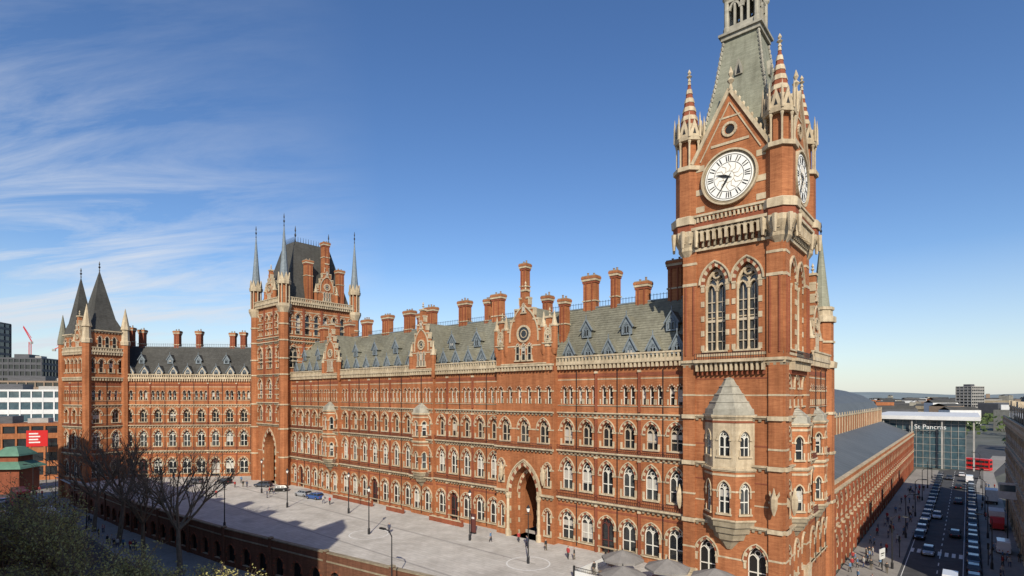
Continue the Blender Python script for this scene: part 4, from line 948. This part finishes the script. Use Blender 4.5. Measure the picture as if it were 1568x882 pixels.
lo=G.single((*P2u(-20.2,84),-4.93),vr+pi); dup(lo,(*P2u(-20.2,118),-4.93),vr)
# ------------------------------------------------------------------ street furniture
def lamp(name='street_lamp',h=7.5,arm=False):
    G=Group(name); lathe(G,'post','iron',0,0,[(.2,0),(.2,.9),(.1,1.1),(.06,h-.6)],8)
    if arm:
        ribbon(G,'arm','iron',WORLD,[(0,h-.7),(.5,h-.1),(1.5,h+.05)],.09,-.05,.05); box(G,'lamp_head','iron',WORLD,1.2,2.1,h-.08,h+.1,-.16,.16); box(G,'lens','clock_white',WORLD,1.3,2.0,h-.12,h-.08,-.12,.12)
    else:
        lathe(G,'lantern','clock_white',0,0,[(.14,h-.6),(.26,h-.1)],6); lathe(G,'lantern','iron',0,0,[(.3,h-.1),(.18,h+.1),(.03,h+.35)],6); lathe(G,'collar','iron',0,0,[(.2,h-.7),(.2,h-.6)],6)
        box(G,'ladder_bar','iron',WORLD,-.4,.4,h-1.0,h-.95,-.03,.03)
    return G
l1=lamp().single((*P2u(58,-14.5),0))
for u_,v_ in ((88,-13),(43,-6.5),(74,-8),(108,-9)): dup(l1,(*P2u(u_,v_),0))
dup(l1,(*P2u(29,-9.5),0)); dup(l1,(*P2u(98,-30),0)); dup(l1,(*P2u(80,-28),0))
l2=lamp('road_lamp',8.5,True).single((*P2u(36,-26.5),-2),2.5)
for v_ in (38,62,86,110,134,158): dup(l2,(*P2u(-6.6,v_),-4.93),vr-pi/2); dup(l2,(*P2u(-18.6,v_+10),-4.93),vr+pi/2)
for u_ in (120,150,180): dup(l2,(*P2u(u_,-38.8),-4.93),ur+pi/2)
G=Group('traffic_light'); lathe(G,'post','iron',0,0,[(.07,0),(.06,3.6)],8); box(G,'signal_head','black',WORLD,-.17,.17,2.6,3.6,-.15,.12)
for k_,m_ in ((3.4,'red_paint'),(3.1,'gold'),(2.8,'copper_green')): prism(G,'lens',m_,WORLD,[(.11*cos(a*pi/5),k_+.11*sin(a*pi/5)) for a in range(10)],.12,.15)
tl=G.single((*P2u(-6.9,46),-4.93),vr); dup(tl,(*P2u(-18.2,50),-4.93),vr); dup(tl,(*P2u(117,-39),-4.93),ur)
G=Group('information_sign'); box(G,'panel','paint_white',WORLD,-.9,.9,1.8,3.4,-.06,.06); box(G,'post','iron',WORLD,-.06,.06,0,1.8,-.05,.05); box(G,'text','black',WORLD,-.6,.6,2.6,2.75,.06,.075); box(G,'text','black',WORLD,-.6,.3,2.3,2.4,.06,.075)
G.single((*P2u(-5.5,36),-4.93),.6)
G=Group('red_totem_sign'); box(G,'panel','iron_red',WORLD,-.45,.45,.2,3.2,-.12,.12); box(G,'base','iron',WORLD,-.5,.5,0,.2,-.2,.2); box(G,'lettering','paint_white',WORLD,-.3,.3,2.4,2.7,.12,.13); G.single((*P2u(45.5,-3.2),0),-.6)
G=Group('parasol')
for i in range(8):
    a,b=2*pi*i/8+pi/8,2*pi*(i+1)/8+pi/8; r=2.6
    G.f('canopy','canvas',[(0,0,3.5),(r*cos(a),r*sin(a),2.55),(r*cos(b),r*sin(b),2.55)]); G.f('valance','canvas',[(r*cos(a),r*sin(a),2.55),(r*cos(b),r*sin(b),2.55),(r*cos(b),r*sin(b),2.3),(r*cos(a),r*sin(a),2.3)])
lathe(G,'pole','iron',0,0,[(.4,0),(.4,.1),(.04,.12),(.04,3.5)],8); lathe(G,'finial','iron',0,0,[(.08,3.5),(.02,3.8)],6)
pa=G.single((*P2u(16.5,-6.6),0))
for u_,v_ in ((10.8,-6.4),(5.4,-6.2),(13.5,-12.0)): dup(pa,(*P2u(u_,v_),0),.3)
G=Group('pub_table'); lathe(G,'top','brown_clad',0,0,[(.45,.72),(.45,.76)],12); lathe(G,'leg','iron',0,0,[(.25,0),(.05,.05),(.05,.72)],8)
tb=G.single((*P2u(18.6,-8),0))
for u_,v_ in ((14.5,-8.5),(12.8,-5.2),(8.5,-8.2),(19,-5)): dup(tb,(*P2u(u_,v_),0))
# ------------------------------------------------------------------ people
def person(seed,top,legs):
    q=random.Random(seed); st=q.uniform(.08,.28)
    tn='cloth_t%d'%seed; ln='cloth_l%d'%seed; newmat(tn,top,rough=.9); newmat(ln,legs,rough=.9)
    V_=[((0,0,.95),.15),((0,0,1.18),.14),((0,0,1.38),.15),((0,.01,1.50),.06),((0,.02,1.62),.095),((0,.02,1.73),.08),
        ((-.19,0,1.40),.07),((-.23,-.03,1.14),.05),((-.22,.08,.92),.04),((-.22,.12,.84),.045),
        ((.19,0,1.40),.07),((.24,.0,1.14),.05),((.23,-.04,.92),.04),((.23,-.04,.84),.045),
        ((-.10,0,.88),.105),((-.10,st*.6,.50),.07),((-.10,st*.5,.09),.05),((-.11,st*.5+.16,.05),.045),
        ((.10,0,.88),.105),((.10,-st*.2,.50),.07),((.10,-st,.10),.05),((.11,-st+.16,.05),.045)]
    E=[(0,1),(1,2),(2,3),(3,4),(4,5),(2,6),(6,7),(7,8),(8,9),(2,10),(10,11),(11,12),(12,13),(0,14),(14,15),(15,16),(16,17),(0,18),(18,19),(19,20),(20,21)]
    me=bpy.data.meshes.new('p'); me.from_pydata([a for a,_ in V_],E,[]); o=bpy.data.objects.new('tmp',me); scene.collection.objects.link(o)
    o.modifiers.new('s','SKIN'); 
    for i,(_,r) in enumerate(V_): me.skin_vertices[0].data[i].radius=(r,r*.8 if i<3 else r)
    me.skin_vertices[0].data[0].use_root=True
    sb=o.modifiers.new('b','SUBSURF'); sb.levels=1
    dg=bpy.context.evaluated_depsgraph_get(); dg.update(); m2=bpy.data.meshes.new_from_object(o.evaluated_get(dg)); bpy.data.objects.remove(o)
    m2.materials.clear()
    for k_ in (tn,ln,'skin','hair'): m2.materials.append(MATS[k_])
    for p in m2.polygons:
        c=p.center; p.use_smooth=True
        p.material_index = 3 if (c.z>1.68 or (c.z>1.58 and c.y<-.02)) else 2 if c.z>1.48 or (abs(c.x)>.17 and c.z<.93) else 0 if c.z>.92 else 3 if c.z<.1 else 1
    return m2
pm=[person(1,(.05,.06,.10),(.03,.03,.05)),person(2,(.45,.43,.40),(.05,.06,.12)),person(3,(.35,.04,.04),(.04,.04,.04)),person(4,(.03,.03,.03),(.12,.10,.07)),person(5,(.10,.18,.30),(.03,.03,.03))]
rp=random.Random(9); spots=[]
for u_,v_ in ((33.5,-4),(30.8,-3.2),(34.2,-3.4),(40,-5),(36.5,-2.5),(56,-12),(84,-6),(86,-6.3),(104,-8),(105,-8.6),(101,-11),(118,-8),(119,-8.5),(26,-4.5),(25.2,-4.2),(17,-9),(13,-9),(20,-7.5),(110,-18),(120,-10),(124,-13),(126,-6),(11,-5),(8,-8.5)): spots.append((u_,v_,.006))
for i in range(60): spots.append((rp.uniform(-6.3,-1.2),rp.uniform(26,130),-4.93))
for i in range(22): spots.append((rp.uniform(-22.2,-18.2),rp.uniform(35,150),-4.93))
for i in range(30): spots.append((rp.uniform(95,185),rp.uniform(-39,-36.5),-4.93))
for i,(a,b,z) in enumerate(spots):
    o=bpy.data.objects.new('pedestrian',pm[rp.randrange(5)]); scene.collection.objects.link(o); o.location=(*P2u(a,b),z); o.rotation_euler=(0,0,rp.uniform(0,6.28)); s_=rp.uniform(.95,1.05); o.scale=(s_,)*3
G=Group('pub_sign_board'); F=Fr(uv(-20,70)[:2],neg(U),neg(V)); box(G,'board','paint_white',F,0,2.6,3.2,6.2,-.1,.1); box(G,'board_band','glass_blue',F,.2,2.4,4.6,5.8,.1,.12); box(G,'post','iron',F,1.2,1.4,-4.93,3.2,-.08,.08); G.finish()
# ------------------------------------------------------------------ world, sun, camera
az_=(.015,-1.0); el=radians(33)
w_=bpy.data.worlds.new('World'); scene.world=w_; w_.use_nodes=True; nt=w_.node_tree; bg=nt.nodes['Background']
sky=nt.nodes.new('ShaderNodeTexSky'); sky.sky_type='NISHITA'; sky.sun_disc=False; sky.sun_elevation=el; sky.sun_rotation=atan2(az_[0],az_[1]); sky.altitude=50; sky.air_density=1.0; sky.dust_density=.4; sky.ozone_density=2.2
bg.inputs['Strength'].default_value=.10
N=nt.nodes.new; Lk=nt.links.new
hs=N('ShaderNodeHueSaturation'); hs.inputs['Saturation'].default_value=1.2; hs.inputs['Value'].default_value=1.38; hs.inputs['Hue'].default_value=.508; Lk(sky.outputs[0],hs.inputs['Color'])
tc=N('ShaderNodeTexCoord'); sx=N('ShaderNodeSeparateXYZ'); Lk(tc.outputs['Generated'],sx.inputs[0])
def mth(op,a,b=None,c=None):
    n=N('ShaderNodeMath'); n.operation=op
    for i,x in enumerate((a,b,c)):
        if x is None: continue
        if isinstance(x,(int,float)): n.inputs[i].default_value=x
        else: Lk(x,n.inputs[i])
    return n.outputs[0]
den=mth('ADD',mth('MAXIMUM',sx.outputs[2],0),.22)
px=mth('DIVIDE',sx.outputs[0],den); py=mth('DIVIDE',sx.outputs[1],den)
cb_=N('ShaderNodeCombineXYZ'); Lk(px,cb_.inputs[0]); Lk(py,cb_.inputs[1])
mp=N('ShaderNodeMapping'); mp.inputs['Rotation'].default_value=(0,0,-.45); mp.inputs['Scale'].default_value=(.6,2.6,1); Lk(cb_.outputs[0],mp.inputs[0])
no=N('ShaderNodeTexNoise'); no.inputs['Scale'].default_value=1.5; no.inputs['Detail'].default_value=10; no.inputs['Roughness'].default_value=.66; no.inputs['Distortion'].default_value=.6; Lk(mp.outputs[0],no.inputs[0])
cl=N('ShaderNodeMapRange'); cl.inputs[1].default_value=.40; cl.inputs[2].default_value=.74; Lk(no.outputs[0],cl.inputs[0])
mk=N('ShaderNodeMapRange'); mk.inputs[1].default_value=-.22; mk.inputs[2].default_value=-.60; Lk(sx.outputs[0],mk.inputs[0])
mk2=N('ShaderNodeMapRange'); mk2.inputs[1].default_value=.46; mk2.inputs[2].default_value=.12; Lk(sx.outputs[2],mk2.inputs[0])
fac=mth('MULTIPLY',mth('MULTIPLY',cl.outputs[0],mk.outputs[0]),mth('ADD',mk2.outputs[0],.16)); fac=mth('MINIMUM',mth('MULTIPLY',fac,1.35),.8)
hz=N('ShaderNodeMapRange'); hz.inputs[1].default_value=.22; hz.inputs[2].default_value=0; hz.inputs[4].default_value=.6; Lk(sx.outputs[2],hz.inputs[0])
mx=N('ShaderNodeMixRGB'); Lk(fac,mx.inputs[0]); Lk(hs.outputs[0],mx.inputs[1]); mx.inputs[2].default_value=(7.6,7.9,8.4,1)
mx2=N('ShaderNodeMixRGB'); Lk(hz.outputs[0],mx2.inputs[0]); Lk(mx.outputs[0],mx2.inputs[1]); mx2.inputs[2].default_value=(6.3,6.9,7.8,1)
Lk(mx2.outputs[0],bg.inputs[0])
sl=bpy.data.lights.new('sun','SUN'); sl.energy=5.0; sl.angle=radians(.5); sl.color=(1,.915,.76); so=bpy.data.objects.new('sun',sl); scene.collection.objects.link(so)
dv=Vector((az_[0]*cos(el),az_[1]*cos(el),sin(el))); so.rotation_euler=dv.to_track_quat('Z','Y').to_euler(); so.location=(0,-50,120)
cam=bpy.data.cameras.new('camera'); co=bpy.data.objects.new('camera',cam); scene.collection.objects.link(co); scene.camera=co
cam.sensor_width=36; cam.lens=36*820/1568; cam.shift_y=164/1568; cam.clip_end=20000; cam.clip_start=.5
co.location=(0,0,22.5); co.rotation_euler=(pi/2,0,0)
